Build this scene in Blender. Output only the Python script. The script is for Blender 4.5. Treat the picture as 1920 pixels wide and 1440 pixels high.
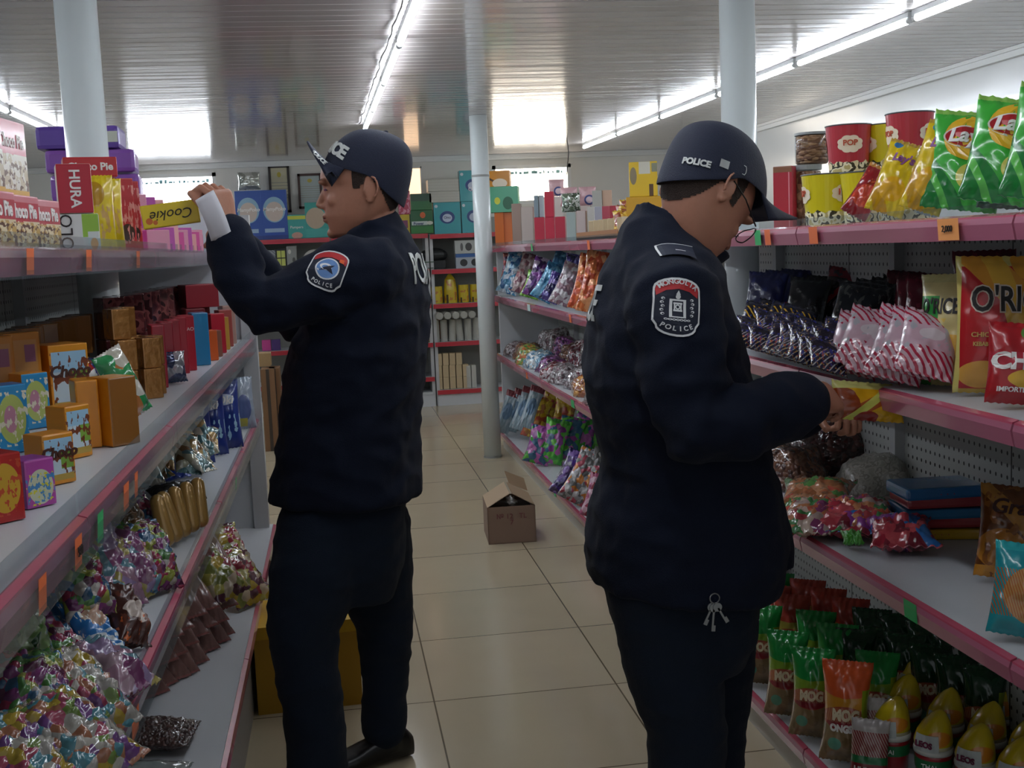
import bpy, bmesh, math, random
from mathutils import Vector, Matrix, noise
from mathutils.bvhtree import BVHTree
random.seed(7)
D=bpy.data; SC=bpy.context.scene; COL=SC.collection
PI=math.pi
for o in list(D.objects): D.objects.remove(o)
# ---------------- camera -------------------------------------------------
F=2200.; H=1.44; SL=-.042
Yc=Vector((-338,240,-F)).normalized()
Uc=Vector((SL,1,(SL*-338+240)/F)).normalized()
Xc=Yc.cross(Uc)
CM=Matrix((Xc,Yc,Uc))                # camera axes -> world
cd=D.cameras.new('camera'); cam=D.objects.new('camera',cd); COL.objects.link(cam)
cd.sensor_fit='HORIZONTAL'; cd.sensor_width=36; cd.lens=F/1920*36; cd.clip_start=.05
cam.matrix_world=Matrix.Translation((0,0,H))@CM.to_4x4()
SC.camera=cam
def _ray(px,py): return CM@Vector((px-960,720-py,-F))
def atY(px,py,y): r=_ray(px,py); return Vector((0,0,H))+r*(y/r.y)
def atX(px,py,x): r=_ray(px,py); return Vector((0,0,H))+r*(x/r.x)
def atZ(px,py,z): r=_ray(px,py); return Vector((0,0,H))+r*((z-H)/r.z)
# ---------------- world, exposure ----------------------------------------
w=D.worlds.new('world'); SC.world=w; w.use_nodes=True
w.node_tree.nodes['Background'].inputs[0].default_value=(.74,.80,.84,1)
w.node_tree.nodes['Background'].inputs[1].default_value=.34
SC.view_settings.view_transform='Standard'; SC.view_settings.look='None'
SC.view_settings.exposure=0.42; SC.view_settings.gamma=1; SC.view_settings.use_curve_mapping=False
TUBE=30.0; WINDOW=9.0
def area(name,loc,rot,sx,sy,power,color):
    l=D.lights.new(name,'AREA'); l.shape='RECTANGLE'; l.size=sx; l.size_y=sy; l.energy=power; l.color=color
    o=D.objects.new(name,l); COL.objects.link(o); o.location=loc; o.rotation_euler=rot
    return o
# ---------------- helpers ------------------------------------------------
def hx(s,a=1.0):
    s=s.lstrip('#'); c=[int(s[i:i+2],16)/255 for i in (0,2,4)]
    return tuple([(v/12.92 if v<=.04045 else ((v+.055)/1.055)**2.4) for v in c]+[a])
MC={}
def _nodes(name):
    m=D.materials.new(name); m.use_nodes=True; t=m.node_tree; return m,t,t.nodes['Principled BSDF']
def _bump(t,b,src,strength,dist=.01):
    n=t.nodes.new('ShaderNodeBump'); n.inputs['Strength'].default_value=strength; n.inputs['Distance'].default_value=dist
    t.links.new(src,n.inputs['Height']); t.links.new(n.outputs[0],b.inputs['Normal'])
def _noise(t,scale,detail=3,coord='Object',stretch=None,rough=.5):
    c=t.nodes.new('ShaderNodeTexCoord'); src=c.outputs[coord]
    if stretch:
        mp=t.nodes.new('ShaderNodeMapping'); mp.inputs['Scale'].default_value=stretch
        t.links.new(src,mp.inputs[0]); src=mp.outputs[0]
    n=t.nodes.new('ShaderNodeTexNoise'); n.inputs['Scale'].default_value=scale; n.inputs['Detail'].default_value=detail
    n.inputs['Roughness'].default_value=rough
    t.links.new(src,n.inputs['Vector']); return n
def mat(name,col,rough=.5,metal=0,coat=0,bump=0,bscale=40,emit=0,spec=.5,trans=0,alpha=1,sheen=0,vary=0,stretch=None,bdist=.01):
    if name in MC: return MC[name]
    m,t,b=_nodes(name); c=hx(col) if isinstance(col,str) else col
    b.inputs['Base Color'].default_value=c; b.inputs['Roughness'].default_value=rough
    b.inputs['Metallic'].default_value=metal; b.inputs['Coat Weight'].default_value=coat; b.inputs['Coat Roughness'].default_value=.08
    b.inputs['Specular IOR Level'].default_value=spec; b.inputs['Transmission Weight'].default_value=trans; b.inputs['Alpha'].default_value=alpha
    if sheen: b.inputs['Sheen Weight'].default_value=sheen
    if emit: b.inputs['Emission Color'].default_value=c; b.inputs['Emission Strength'].default_value=emit
    if bump or vary:
        n=_noise(t,bscale,3,'Object',stretch)
        if bump: _bump(t,b,n.outputs[0],bump,bdist)
        if vary:
            mx=t.nodes.new('ShaderNodeMix'); mx.data_type='RGBA'; mx.blend_type='MULTIPLY'; mx.inputs[0].default_value=vary
            mx.inputs[6].default_value=c; t.links.new(n.outputs[0],mx.inputs[7]); t.links.new(mx.outputs[2],b.inputs['Base Color'])
    MC[name]=m; return m
def foil(name,col,**k):
    k.setdefault('rough',.28); k.setdefault('coat',.6); k.setdefault('bump',.35); k.setdefault('bscale',30)
    return mat(name,col,**k)
def patt(name,cols,scale=30,kind='voronoi',rough=.25,coat=.8,bump=.6,coord='Object',stretch=None,bdist=.01,metal=0):
    """constant colour ramp over cells or noise: printed or mixed sweets pattern"""
    if name in MC: return MC[name]
    m,t,b=_nodes(name); c=t.nodes.new('ShaderNodeTexCoord'); src=c.outputs[coord]
    oi=t.nodes.new('ShaderNodeObjectInfo'); ad=t.nodes.new('ShaderNodeVectorMath'); ad.operation='ADD'
    cb=t.nodes.new('ShaderNodeCombineXYZ'); ml=t.nodes.new('ShaderNodeMath'); ml.operation='MULTIPLY'; ml.inputs[1].default_value=7.3
    t.links.new(oi.outputs['Random'],ml.inputs[0]); t.links.new(ml.outputs[0],cb.inputs[0]); t.links.new(ml.outputs[0],cb.inputs[2])
    t.links.new(src,ad.inputs[0]); t.links.new(cb.outputs[0],ad.inputs[1]); src=ad.outputs[0]
    if stretch:
        mp=t.nodes.new('ShaderNodeMapping'); mp.inputs['Scale'].default_value=stretch; t.links.new(src,mp.inputs[0]); src=mp.outputs[0]
    r=t.nodes.new('ShaderNodeValToRGB'); r.color_ramp.interpolation='CONSTANT'
    e=r.color_ramp.elements; n=len(cols)
    if kind=='voronoi':
        v=t.nodes.new('ShaderNodeTexVoronoi'); v.inputs['Scale'].default_value=scale; t.links.new(src,v.inputs['Vector'])
        sp=t.nodes.new('ShaderNodeSeparateColor'); t.links.new(v.outputs['Color'],sp.inputs[0]); t.links.new(sp.outputs[0],r.inputs[0])
        inv=t.nodes.new('ShaderNodeMath'); inv.operation='SUBTRACT'; inv.inputs[0].default_value=1; t.links.new(v.outputs['Distance'],inv.inputs[1]); hs=inv.outputs[0]
        lo,hi=0,1
    else:
        v=t.nodes.new('ShaderNodeTexNoise'); v.inputs['Scale'].default_value=scale; v.inputs['Detail'].default_value=1.5
        t.links.new(src,v.inputs['Vector']); t.links.new(v.outputs[0],r.inputs[0]); hs=v.outputs[0]; lo,hi=.32,.68
    while len(e)<n: e.new(.5)
    for i,cc in enumerate(cols): e[i].position=0 if i==0 else lo+(hi-lo)*i/n; e[i].color=hx(cc)
    t.links.new(r.outputs[0],b.inputs['Base Color'])
    b.inputs['Roughness'].default_value=rough; b.inputs['Coat Weight'].default_value=coat; b.inputs['Coat Roughness'].default_value=.06; b.inputs['Metallic'].default_value=metal
    if bump: _bump(t,b,hs,bump,bdist)
    MC[name]=m; return m
def art(name,base,shapes,rough=.3,coat=.5,bump=.25,bscale=25):
    """printed pack: shapes over Generated coordinates (x across, z up), later ones on top"""
    if name in MC: return MC[name]
    m,t,b=_nodes(name); c=t.nodes.new('ShaderNodeTexCoord'); sp=t.nodes.new('ShaderNodeSeparateXYZ'); t.links.new(c.outputs['Generated'],sp.inputs[0])
    L=t.links.new
    def M(op,a,bb=None,cc=None):
        n=t.nodes.new('ShaderNodeMath'); n.operation=op
        for i,v in enumerate((a,bb,cc)):
            if v is None: continue
            if isinstance(v,(int,float)): n.inputs[i].default_value=v
            else: L(v,n.inputs[i])
        return n.outputs[0]
    x,z=sp.outputs[0],sp.outputs[2]
    nz=_noise(t,bscale,2,'Object')
    cur=None
    for s in shapes:
        k=s[0]
        if k=='d':   # disc cx cz rx rz col
            _,cx,cz,rx,rz,col=s
            dx=M('MULTIPLY',M('SUBTRACT',x,cx),1/rx); dz=M('MULTIPLY',M('SUBTRACT',z,cz),1/rz)
            f=M('LESS_THAN',M('ADD',M('MULTIPLY',dx,dx),M('MULTIPLY',dz,dz)),1)
        elif k=='r': # rect x0 x1 z0 z1 col
            _,x0,x1,z0,z1,col=s
            f=M('MULTIPLY',M('MULTIPLY',M('GREATER_THAN',x,x0),M('LESS_THAN',x,x1)),M('MULTIPLY',M('GREATER_THAN',z,z0),M('LESS_THAN',z,z1)))
        elif k=='s': # slanted band a*x+z between lo hi
            _,a,lo,hi,col=s
            q=M('ADD',M('MULTIPLY',x,a),z); f=M('MULTIPLY',M('GREATER_THAN',q,lo),M('LESS_THAN',q,hi))
        elif k=='w': # stripes: freq, slope, width, z0,z1,col
            _,fr,a,wd,z0,z1,col=s
            q=M('FRACT',M('MULTIPLY',M('ADD',M('MULTIPLY',x,a),z),fr)); f=M('MULTIPLY',M('LESS_THAN',q,wd),M('MULTIPLY',M('GREATER_THAN',z,z0),M('LESS_THAN',z,z1)))
        elif k=='n': # noisy blotch thr z0 z1 col
            _,sc,thr,z0,z1,col=s
            q=_noise(t,sc,2,'Generated'); f=M('MULTIPLY',M('GREATER_THAN',q.outputs[0],thr),M('MULTIPLY',M('GREATER_THAN',z,z0),M('LESS_THAN',z,z1)))
        mx=t.nodes.new('ShaderNodeMix'); mx.data_type='RGBA'; L(f,mx.inputs[0])
        if cur is None: mx.inputs[6].default_value=hx(base)
        else: L(cur,mx.inputs[6])
        mx.inputs[7].default_value=hx(col); cur=mx.outputs[2]
    if cur is not None: L(cur,b.inputs['Base Color'])
    else: b.inputs['Base Color'].default_value=hx(base)
    b.inputs['Roughness'].default_value=rough; b.inputs['Coat Weight'].default_value=coat; b.inputs['Coat Roughness'].default_value=.07
    if bump: _bump(t,b,nz.outputs[0],bump)
    MC[name]=m; return m
def clear(name='clear_plastic',tint='#eef2f4',fac=.94,rough=.08):
    if name in MC: return MC[name]
    m=D.materials.new(name); m.use_nodes=True; t=m.node_tree; t.nodes.clear()
    o=t.nodes.new('ShaderNodeOutputMaterial'); mx=t.nodes.new('ShaderNodeMixShader'); tr=t.nodes.new('ShaderNodeBsdfTransparent'); g=t.nodes.new('ShaderNodeBsdfGlossy'); d=t.nodes.new('ShaderNodeBsdfDiffuse'); m2=t.nodes.new('ShaderNodeMixShader')
    tr.inputs[0].default_value=hx(tint); g.inputs[1].default_value=rough; d.inputs[0].default_value=hx(tint)
    m2.inputs[0].default_value=.2; t.links.new(g.outputs[0],m2.inputs[1]); t.links.new(d.outputs[0],m2.inputs[2])
    fr=t.nodes.new('ShaderNodeLayerWeight'); fr.inputs[0].default_value=1-fac
    t.links.new(fr.outputs['Facing'],mx.inputs[0])
    t.links.new(tr.outputs[0],mx.inputs[1]); t.links.new(m2.outputs[0],mx.inputs[2]); t.links.new(mx.outputs[0],o.inputs[0])
    MC[name]=m; return m
class MB:
    def __init__(s): s.v=[]; s.f=[]; s.m=[]
    def quad(s,a,b,c,d,mi=0): i=len(s.v); s.v+=[a,b,c,d]; s.f.append((i,i+1,i+2,i+3)); s.m.append(mi)
    def box(s,lo,hi,mi=0,mx=None):
        x0,y0,z0=lo; x1,y1,z1=hi; i=len(s.v)
        p=[Vector(q) for q in ((x0,y0,z0),(x1,y0,z0),(x1,y1,z0),(x0,y1,z0),(x0,y0,z1),(x1,y0,z1),(x1,y1,z1),(x0,y1,z1))]
        if mx is not None: p=[mx@q for q in p]
        s.v+=p
        for q in ((0,3,2,1),(4,5,6,7),(0,1,5,4),(1,2,6,5),(2,3,7,6),(3,0,4,7)): s.f.append(tuple(i+k for k in q)); s.m.append(mi)
        return s
    def loft(s,rings,mi=0,cap=True):
        n=len(rings[0]); b=len(s.v)
        for r in rings: s.v+=[Vector(p) for p in r]
        for k in range(len(rings)-1):
            for j in range(n):
                a=b+k*n+j; c=b+k*n+(j+1)%n; s.f.append((a,c,c+n,a+n)); s.m.append(mi)
        if cap:
            s.f.append(tuple(b+j for j in reversed(range(n)))); s.m.append(mi)
            s.f.append(tuple(b+(len(rings)-1)*n+j for j in range(n))); s.m.append(mi)
        return s
    def ell(s,c,r,mx=None,nu=16,nv=10,mi=0):
        c=Vector(c); rings=[]
        for k in range(nv+1):
            th=PI*(k/nv); th=min(max(th,.02),PI-.02)
            ring=[]
            for j in range(nu):
                a=2*PI*j/nu; q=Vector((r[0]*math.sin(th)*math.cos(a),r[1]*math.sin(th)*math.sin(a),-r[2]*math.cos(th)))
                if mx is not None: q=mx@q
                ring.append(c+q)
            rings.append(ring)
        return s.loft(rings,mi)
    def cyl(s,p0,p1,r0,r1=None,n=16,mi=0,cap=True):
        p0=Vector(p0); p1=Vector(p1); r1=r0 if r1 is None else r1
        d=(p1-p0).normalized(); a=d.orthogonal().normalized(); b=d.cross(a)
        return s.loft([[p0+(a*math.cos(2*PI*j/n)+b*math.sin(2*PI*j/n))*r0 for j in range(n)],[p1+(a*math.cos(2*PI*j/n)+b*math.sin(2*PI*j/n))*r1 for j in range(n)]],mi,cap)
    def capsule(s,p0,p1,r0,r1=None,n=14):
        p0=Vector(p0); p1=Vector(p1); r1=r0 if r1 is None else r1
        d=(p1-p0).normalized(); a=d.orthogonal().normalized(); b=d.cross(a); R=[]
        for k in range(5):
            t=PI/2*(1-k/4)*.98; R.append((p0-d*r0*math.sin(t),r0*math.cos(t)))
        for k in range(5):
            t=PI/2*(k/4)*.98; R.append((p1+d*r1*math.sin(t),r1*math.cos(t)))
        return s.loft([[c+(a*math.cos(2*PI*j/n)+b*math.sin(2*PI*j/n))*r for j in range(n)] for c,r in R])
    def tube(s,pts,r,n=8,mi=0):
        pts=[Vector(p) for p in pts]; rings=[]; up=None
        for i,p in enumerate(pts):
            d=(pts[min(i+1,len(pts)-1)]-pts[max(i-1,0)]).normalized()
            if up is None: a=d.orthogonal().normalized()
            else: a=(up-d*up.dot(d)).normalized()
            up=a; b=d.cross(a); rr=r[i] if isinstance(r,(list,tuple)) else r
            rings.append([p+(a*math.cos(2*PI*j/n)+b*math.sin(2*PI*j/n))*rr for j in range(n)])
        return s.loft(rings,mi)
    def mesh(s,name,mats=(),smooth=False):
        me=D.meshes.new(name); me.from_pydata([tuple(v) for v in s.v],[],s.f)
        for m in mats: me.materials.append(m)
        if len(mats)>1: me.polygons.foreach_set('material_index',s.m)
        bm=bmesh.new(); bm.from_mesh(me); bmesh.ops.recalc_face_normals(bm,faces=bm.faces); bm.to_mesh(me); bm.free()
        if smooth: me.polygons.foreach_set('use_smooth',[True]*len(me.polygons))
        me.update(); return me
    def build(s,name,mats,parent=None,smooth=False,**k):
        if not isinstance(mats,(list,tuple)): mats=[mats]
        return put(name,s.mesh(name,mats,smooth),parent,**k)
def put(name,me,parent=None,loc=(0,0,0),rot=(0,0,0),label=None):
    o=D.objects.new(name,me); COL.objects.link(o); o.location=loc; o.rotation_euler=rot
    if parent is not None: o.parent=parent
    if label: o['label']=label
    return o
def empty(name,loc=(0,0,0),rz=0):
    o=D.objects.new(name,None); COL.objects.link(o); o.location=loc; o.rotation_euler=(0,0,rz); o.empty_display_size=.05; return o
def tag(o,label,cat,group=None):
    o['label']=label; o['category']=cat
    if group: o['group']=group
    return o
def structure(o): o['kind']='structure'; return o
KIDS={}
def kids(o):
    return [c for c in D.objects if c.parent==o]
def dup(root,loc,rot=None,label=None,group=None,scale=None):
    ks=KIDS.get(root.name)
    if ks is None: ks=KIDS[root.name]=[(c,kids(c)) for c in kids(root)]
    r=root.copy(); COL.objects.link(r); r.location=loc
    if rot is not None: r.rotation_euler=rot if isinstance(rot,(tuple,list)) else (0,0,rot)
    if label: r['label']=label
    if group: r['group']=group
    if scale: r.scale=scale if isinstance(scale,(tuple,list)) else (scale,)*3
    for c,gs in ks:
        d=c.copy(); COL.objects.link(d); d.parent=r
        for g in gs: e=g.copy(); COL.objects.link(e); e.parent=d
    return r
TXT={}
def text_mesh(s,size=.05,bold=0.0,shear=0,depth=.0008,width=1.0,space=1.0):
    key=(s,size,bold,shear,depth,width,space)
    if key in TXT: return TXT[key]
    cu=D.curves.new('lettering','FONT'); cu.body=s; cu.size=size; cu.align_x='CENTER'; cu.align_y='CENTER'; cu.extrude=depth; cu.offset=bold; cu.shear=shear; cu.resolution_u=3; cu.space_character=space
    o=D.objects.new('lettering',cu); COL.objects.link(o)
    bpy.context.view_layer.update()
    me=D.meshes.new_from_object(o.evaluated_get(bpy.context.evaluated_depsgraph_get())); D.objects.remove(o); me.materials.clear()
    me.transform(Matrix.Diagonal((width,1,1,1))@Matrix.Identity(4))
    TXT[key]=me; return me
def lettering(s,parent,loc,size,m,rot=(PI/2,0,0),name='lettering',**k):
    me=text_mesh(s,size,**k).copy(); me.materials.append(m)
    return put(name,me,parent,loc,rot)
def chop(bm,step):
    vs=[v.co for v in bm.verts]
    for ax in (0,1):
        lo=min(v[ax] for v in vs); hi=max(v[ax] for v in vs); q=lo+step
        while q<hi:
            n=[0,0,0]; n[ax]=1; c=[0,0,0]; c[ax]=q
            bmesh.ops.bisect_plane(bm,geom=bm.verts[:]+bm.edges[:]+bm.faces[:],plane_co=c,plane_no=n); q+=step
def conform(me,parent,name,bvh,origin,u,v,m,off=.0015,step=.012,reach=.25):
    """lay a flat XY mesh onto a surface: origin/u/v give the plane in world space"""
    u=Vector(u).normalized(); v=Vector(v); v=(v-u*v.dot(u)).normalized(); n=u.cross(v); origin=Vector(origin)
    bm=bmesh.new(); bm.from_mesh(me); bmesh.ops.triangulate(bm,faces=bm.faces); chop(bm,step)
    bad=[]
    for w in bm.verts:
        p=origin+u*w.co.x+v*w.co.y
        hit,hn,_,_=bvh.ray_cast(p+n*reach,-n,reach*2.4)
        w.co=(hit+n*(off+w.co.z)) if hit is not None else p+n*w.co.z
        if hit is None: bad.append(w)
    if len(bad)<len(bm.verts)*.6: bmesh.ops.delete(bm,geom=bad,context='VERTS')
    out=D.meshes.new(name); bm.to_mesh(out); bm.free()
    out.materials.clear()
    for q in (m if isinstance(m,(list,tuple)) else [m]): out.materials.append(q)
    return put(name,out,parent)
def bvh_of(o):
    me=o.data; return BVHTree.FromPolygons([o.matrix_world@v.co for v in me.vertices],[tuple(p.vertices) for p in me.polygons])
def flat_shape(pts,z=0,holes=None):
    bm=bmesh.new(); f=bm.faces.new([bm.verts.new((x,y,z)) for x,y in pts]); me=D.meshes.new('flat'); bm.to_mesh(me); bm.free(); return me
def remesh(mb,name,voxel,smooth=4,mats=()):
    me=mb.mesh(name); o=D.objects.new(name,me); COL.objects.link(o)
    md=o.modifiers.new('r','REMESH'); md.mode='VOXEL'; md.voxel_size=voxel; md.adaptivity=0
    if smooth:
        sm=o.modifiers.new('s','SMOOTH'); sm.iterations=smooth; sm.factor=.5
    bpy.context.view_layer.update()
    out=D.meshes.new_from_object(o.evaluated_get(bpy.context.evaluated_depsgraph_get())); D.objects.remove(o)
    out.materials.clear()
    for m in mats: out.materials.append(m)
    out.polygons.foreach_set('use_smooth',[True]*len(out.polygons)); out.name=name
    return out
# ================= room ==================================================
XR=3.47; XL=-2.7; YB=11.32; ZC=2.34; Y0=-.9
def tiles():
    m,t,b=_nodes('floor_tile'); c=t.nodes.new('ShaderNodeTexCoord')
    mp=t.nodes.new('ShaderNodeMapping'); mp.inputs['Location'].default_value=(-.2427,-.640,0)
    t.links.new(c.outputs['Object'],mp.inputs[0])
    br=t.nodes.new('ShaderNodeTexBrick'); br.offset=0; br.squash=1
    for k,v in (('Scale',1),('Mortar Size',.0028),('Mortar Smooth',.1),('Bias',0),('Brick Width',.6015),('Row Height',.6015)): br.inputs[k].default_value=v
    br.inputs['Color1'].default_value=hx('#c9bb9f'); br.inputs['Color2'].default_value=hx('#c1b498'); br.inputs['Mortar'].default_value=hx('#5f553f')
    t.links.new(mp.outputs[0],br.inputs['Vector'])
    n=_noise(t,2.2,4); mx=t.nodes.new('ShaderNodeMix'); mx.data_type='RGBA'; mx.blend_type='MULTIPLY'; mx.inputs[0].default_value=.16
    t.links.new(br.outputs[0],mx.inputs[6]); t.links.new(n.outputs[0],mx.inputs[7]); t.links.new(mx.outputs[2],b.inputs['Base Color'])
    b.inputs['Roughness'].default_value=.16; b.inputs['Specular IOR Level'].default_value=.5
    n2=_noise(t,1.4,2); _bump(t,b,n2.outputs[0],.12,.02)
    return m
structure(MB().box((XL,Y0,-.08),(XR,YB,0)).build('floor',tiles()))
def ceil_mat():
    m,t,b=_nodes('ceiling_panel'); b.inputs['Base Color'].default_value=hx('#b5aeab'); b.inputs['Roughness'].default_value=.17
    b.inputs['Specular IOR Level'].default_value=.9
    n=_noise(t,1.0,2,'Object',(1.2,9,1)); _bump(t,b,n.outputs[0],.22,.012)
    b.inputs['Coat Weight'].default_value=.35; b.inputs['Coat Roughness'].default_value=.05
    return m
mb=MB(); y=Y0
while y<YB-.01:
    y2=min(y+.1,YB)
    mb.quad((XL,y+.006,ZC),(XR,y+.006,ZC),(XR,y2-.006,ZC),(XL,y2-.006,ZC))
    mb.quad((XL,y,ZC+.005),(XR,y,ZC+.005),(XR,y+.006,ZC),(XL,y+.006,ZC)); mb.quad((XL,y2-.006,ZC),(XR,y2-.006,ZC),(XR,y2,ZC+.005),(XL,y2,ZC+.005)); y=y2
mb.box((XL,Y0,ZC+.006),(XR,YB,ZC+.06))
structure(mb.build('ceiling',ceil_mat()))
wallm=mat('wall_panel','#c3c4c2',rough=.24,bump=.16,bscale=2.2,bdist=.03,coat=.3)
wallb=mat('back_wall_paint','#d3d1ca',rough=.4)
structure(MB().box((XR,Y0,0),(XR+.1,YB,ZC)).build('wall_right',wallm))
structure(MB().box((XL-.1,Y0,0),(XL,YB,ZC)).build('wall_left',mat('left_wall_paint','#8b9498',rough=.35)))
# back wall with window openings
WINS=[(atY(238,320,YB).x,atY(404,320,YB).x,1.93,2.255),(atY(922,308,YB).x,atY(1070,308,YB).x,1.86,2.235),(atY(757,300,YB).x,atY(790,300,YB).x,1.80,2.25)]
mb=MB(); xs=sorted([(a,b,c,d) for a,b,c,d in WINS]); x=XL
for a,b,c,d in xs:
    mb.box((x,YB,0),(a,YB+.12,ZC)); mb.box((a,YB,0),(b,YB+.12,c)); mb.box((a,YB,d),(b,YB+.12,ZC)); x=b
mb.box((x,YB,0),(XR,YB+.12,ZC)); structure(mb.build('wall_back',wallb))
white=mat('white_paint','#d9dad8',rough=.35)
day=[mat('daylight_cool','#f2f7ff',emit=WINDOW),mat('daylight_cool2','#fff3e2',emit=WINDOW),mat('daylight_warm','#ffd9b4',emit=WINDOW*.12)]
for i,(a,b,c,d) in enumerate(WINS):
    wn=structure(empty('window_%d'%(i+1),((a+b)/2,YB,c))); h=d-c; hw=(b-a)/2; mb=MB(); q=.035 if i<2 else .015
    mb.box((-hw,.0,0),(-hw+q,.06,h)).box((hw-q,.0,0),(hw,.06,h)).box((-hw,.0,h-q),(hw,.06,h)).box((-hw,.0,0),(hw,.06,q))
    mb.build('window_frame',white,wn)
    MB().box((-hw,.07,0),(hw,.08,h)).build('pane',day[i],wn)
    if i<2:   # frosted strip with dark marks along the top of the glass
        mb=MB()
        for k in range(16):
            xx=-hw+.06+k*(2*hw-.12)/16+random.uniform(0,.01); mb.box((xx,.055,h-.085),(xx+random.uniform(.012,.04),.058,h-.06+random.uniform(-.01,.01)))
        mb.build('window_sticker',mat('window_mark','#5c7f84',rough=.5),wn)
# ceiling mouldings
mb=MB().box((XL,YB-.035,ZC-.05),(XR,YB,ZC-.001)).box((XL,YB-.05,ZC-.03),(XR,YB,ZC-.001)); structure(mb.build('trim_1',white))
mb=MB().box((XR-.035,Y0,ZC-.05),(XR,YB-.05,ZC-.001)).box((XR-.05,Y0,ZC-.02),(XR,YB-.05,ZC-.001)); structure(mb.build('trim_2',white))
# columns
pole_m=mat('column_paint','#cfd6d6',rough=.28,coat=.2)
for i,(x,y,r,lb) in enumerate([(-.72,3.8,.062,'white round column rising through the left shelf'),(1.43,4.0,.061,'white round column behind the bent officer'),(1.03,8.02,.060,'white round column standing on the floor in the middle of the aisle')]):
    e=tag(empty('column',(x,y,0)),lb,'column')
    MB().cyl((0,0,0),(0,0,ZC-.001),r,n=40).build('shaft',pole_m,e,smooth=False).data.polygons.foreach_set('use_smooth',[True]*42)
    if i==2: MB().cyl((0,0,1.93),(0,0,1.945),r+.002,n=40).cyl((0,0,0),(0,0,.012),r+.004,n=40).build('joint_ring',mat('column_joint','#8d8f8c',rough=.5),e)
# ================= light tubes ===========================================
tube_m=mat('tube_light','#eef6ff',emit=TUBE); fix_m=mat('tube_fitting','#d8dcde',rough=.4); wire_m=mat('wire','#2c2622',rough=.6)
def tube_run(x0,y0,x1,y1,n,lab,grp,z=ZC):
    for i in range(n):
        a=Vector((x0+(x1-x0)*i/n,y0+(y1-y0)*i/n,z)); b=Vector((x0+(x1-x0)*(i+1)/n,y0+(y1-y0)*(i+1)/n,z)); d=(b-a); L=d.length-.03
        e=tag(empty('light_tube',((a+b)/2)),lab,'light tube',grp); e.rotation_euler=(0,0,math.atan2(d.y,d.x))
        MB().box((-L/2,-.012,-.022),(L/2,.012,-.001)).build('fitting',fix_m,e)
        MB().cyl((-L/2+.02,0,-.034),(L/2-.02,0,-.034),.013,n=12).build('tube',tube_m,e)
        MB().cyl((-L/2,0,-.034),(-L/2+.02,0,-.034),.0135,n=12).build('end_cap',fix_m,e); MB().cyl((L/2-.02,0,-.034),(L/2,0,-.034),.0135,n=12).build('end_cap',fix_m,e)
tube_run(2.50,1.2,2.27,10.4,8,'bare light tube in the long row along the right of the ceiling','tubes of the right ceiling row')
tube_run(.40,.6,.28,8.4,7,'bare light tube in the long row down the middle of the ceiling','tubes of the middle ceiling row')
tube_run(-1.72,1.2,-1.72,10.4,8,'bare light tube in the row over the left shelves','tubes of the left ceiling row')
pts=[]; rr=random.Random(3)
for k in range(60): y=.6+k*.13; pts.append((.40-.12*(y-.6)/7.8-.045+rr.uniform(-.006,.006),y,ZC-.006-abs(math.sin(k*.8))*.012))
tag(MB().tube(pts,.0035,6).build('cable',wire_m),'thin dark cable strung beside the middle row of light tubes','cable')
pts=[(1.55+.003*math.sin(k),7.6+.0*k,ZC-.0-k*.045) for k in range(8)]
tag(MB().tube([(2.02+.012*math.sin(k*.9),9.9,ZC-k*.06) for k in range(6)],.004,6).build('cable',wire_m),'loose dark cable hanging down before the right window','cable')
tag(MB().tube([(-1.80,3.2,ZC),(-1.82,3.22,ZC-.10),(-1.76,3.25,ZC-.16),(-1.80,3.2,ZC-.2)],.004,6).build('cable',mat('pale_wire','#d9dde0')),'short pale cable end hanging at the left light row','cable')
# ================= shelving ==============================================
steel=mat('shelf_steel','#c9ccd0',rough=.32,bump=.03,bscale=60); post_m=mat('shelf_post','#b4b6b8',rough=.4)
def fascia_mat(name,c1,c2):
    m,t,b=_nodes(name); c=t.nodes.new('ShaderNodeTexCoord'); sp=t.nodes.new('ShaderNodeSeparateXYZ'); t.links.new(c.outputs['Generated'],sp.inputs[0])
    r=t.nodes.new('ShaderNodeValToRGB'); r.color_ramp.interpolation='CONSTANT'; e=r.color_ramp.elements; e[0].color=hx(c1); e[1].position=.84; e[1].color=hx(c2)
    t.links.new(sp.outputs[2],r.inputs[0]); t.links.new(r.outputs[0],b.inputs['Base Color']); b.inputs['Roughness'].default_value=.22; b.inputs['Coat Weight'].default_value=.6
    return m
pinkm=fascia_mat('pink_label_strip','#b0687e','#b84f66'); redm=fascia_mat('red_label_strip','#b8323f','#b8323f')
clearm=clear(); 
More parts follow.
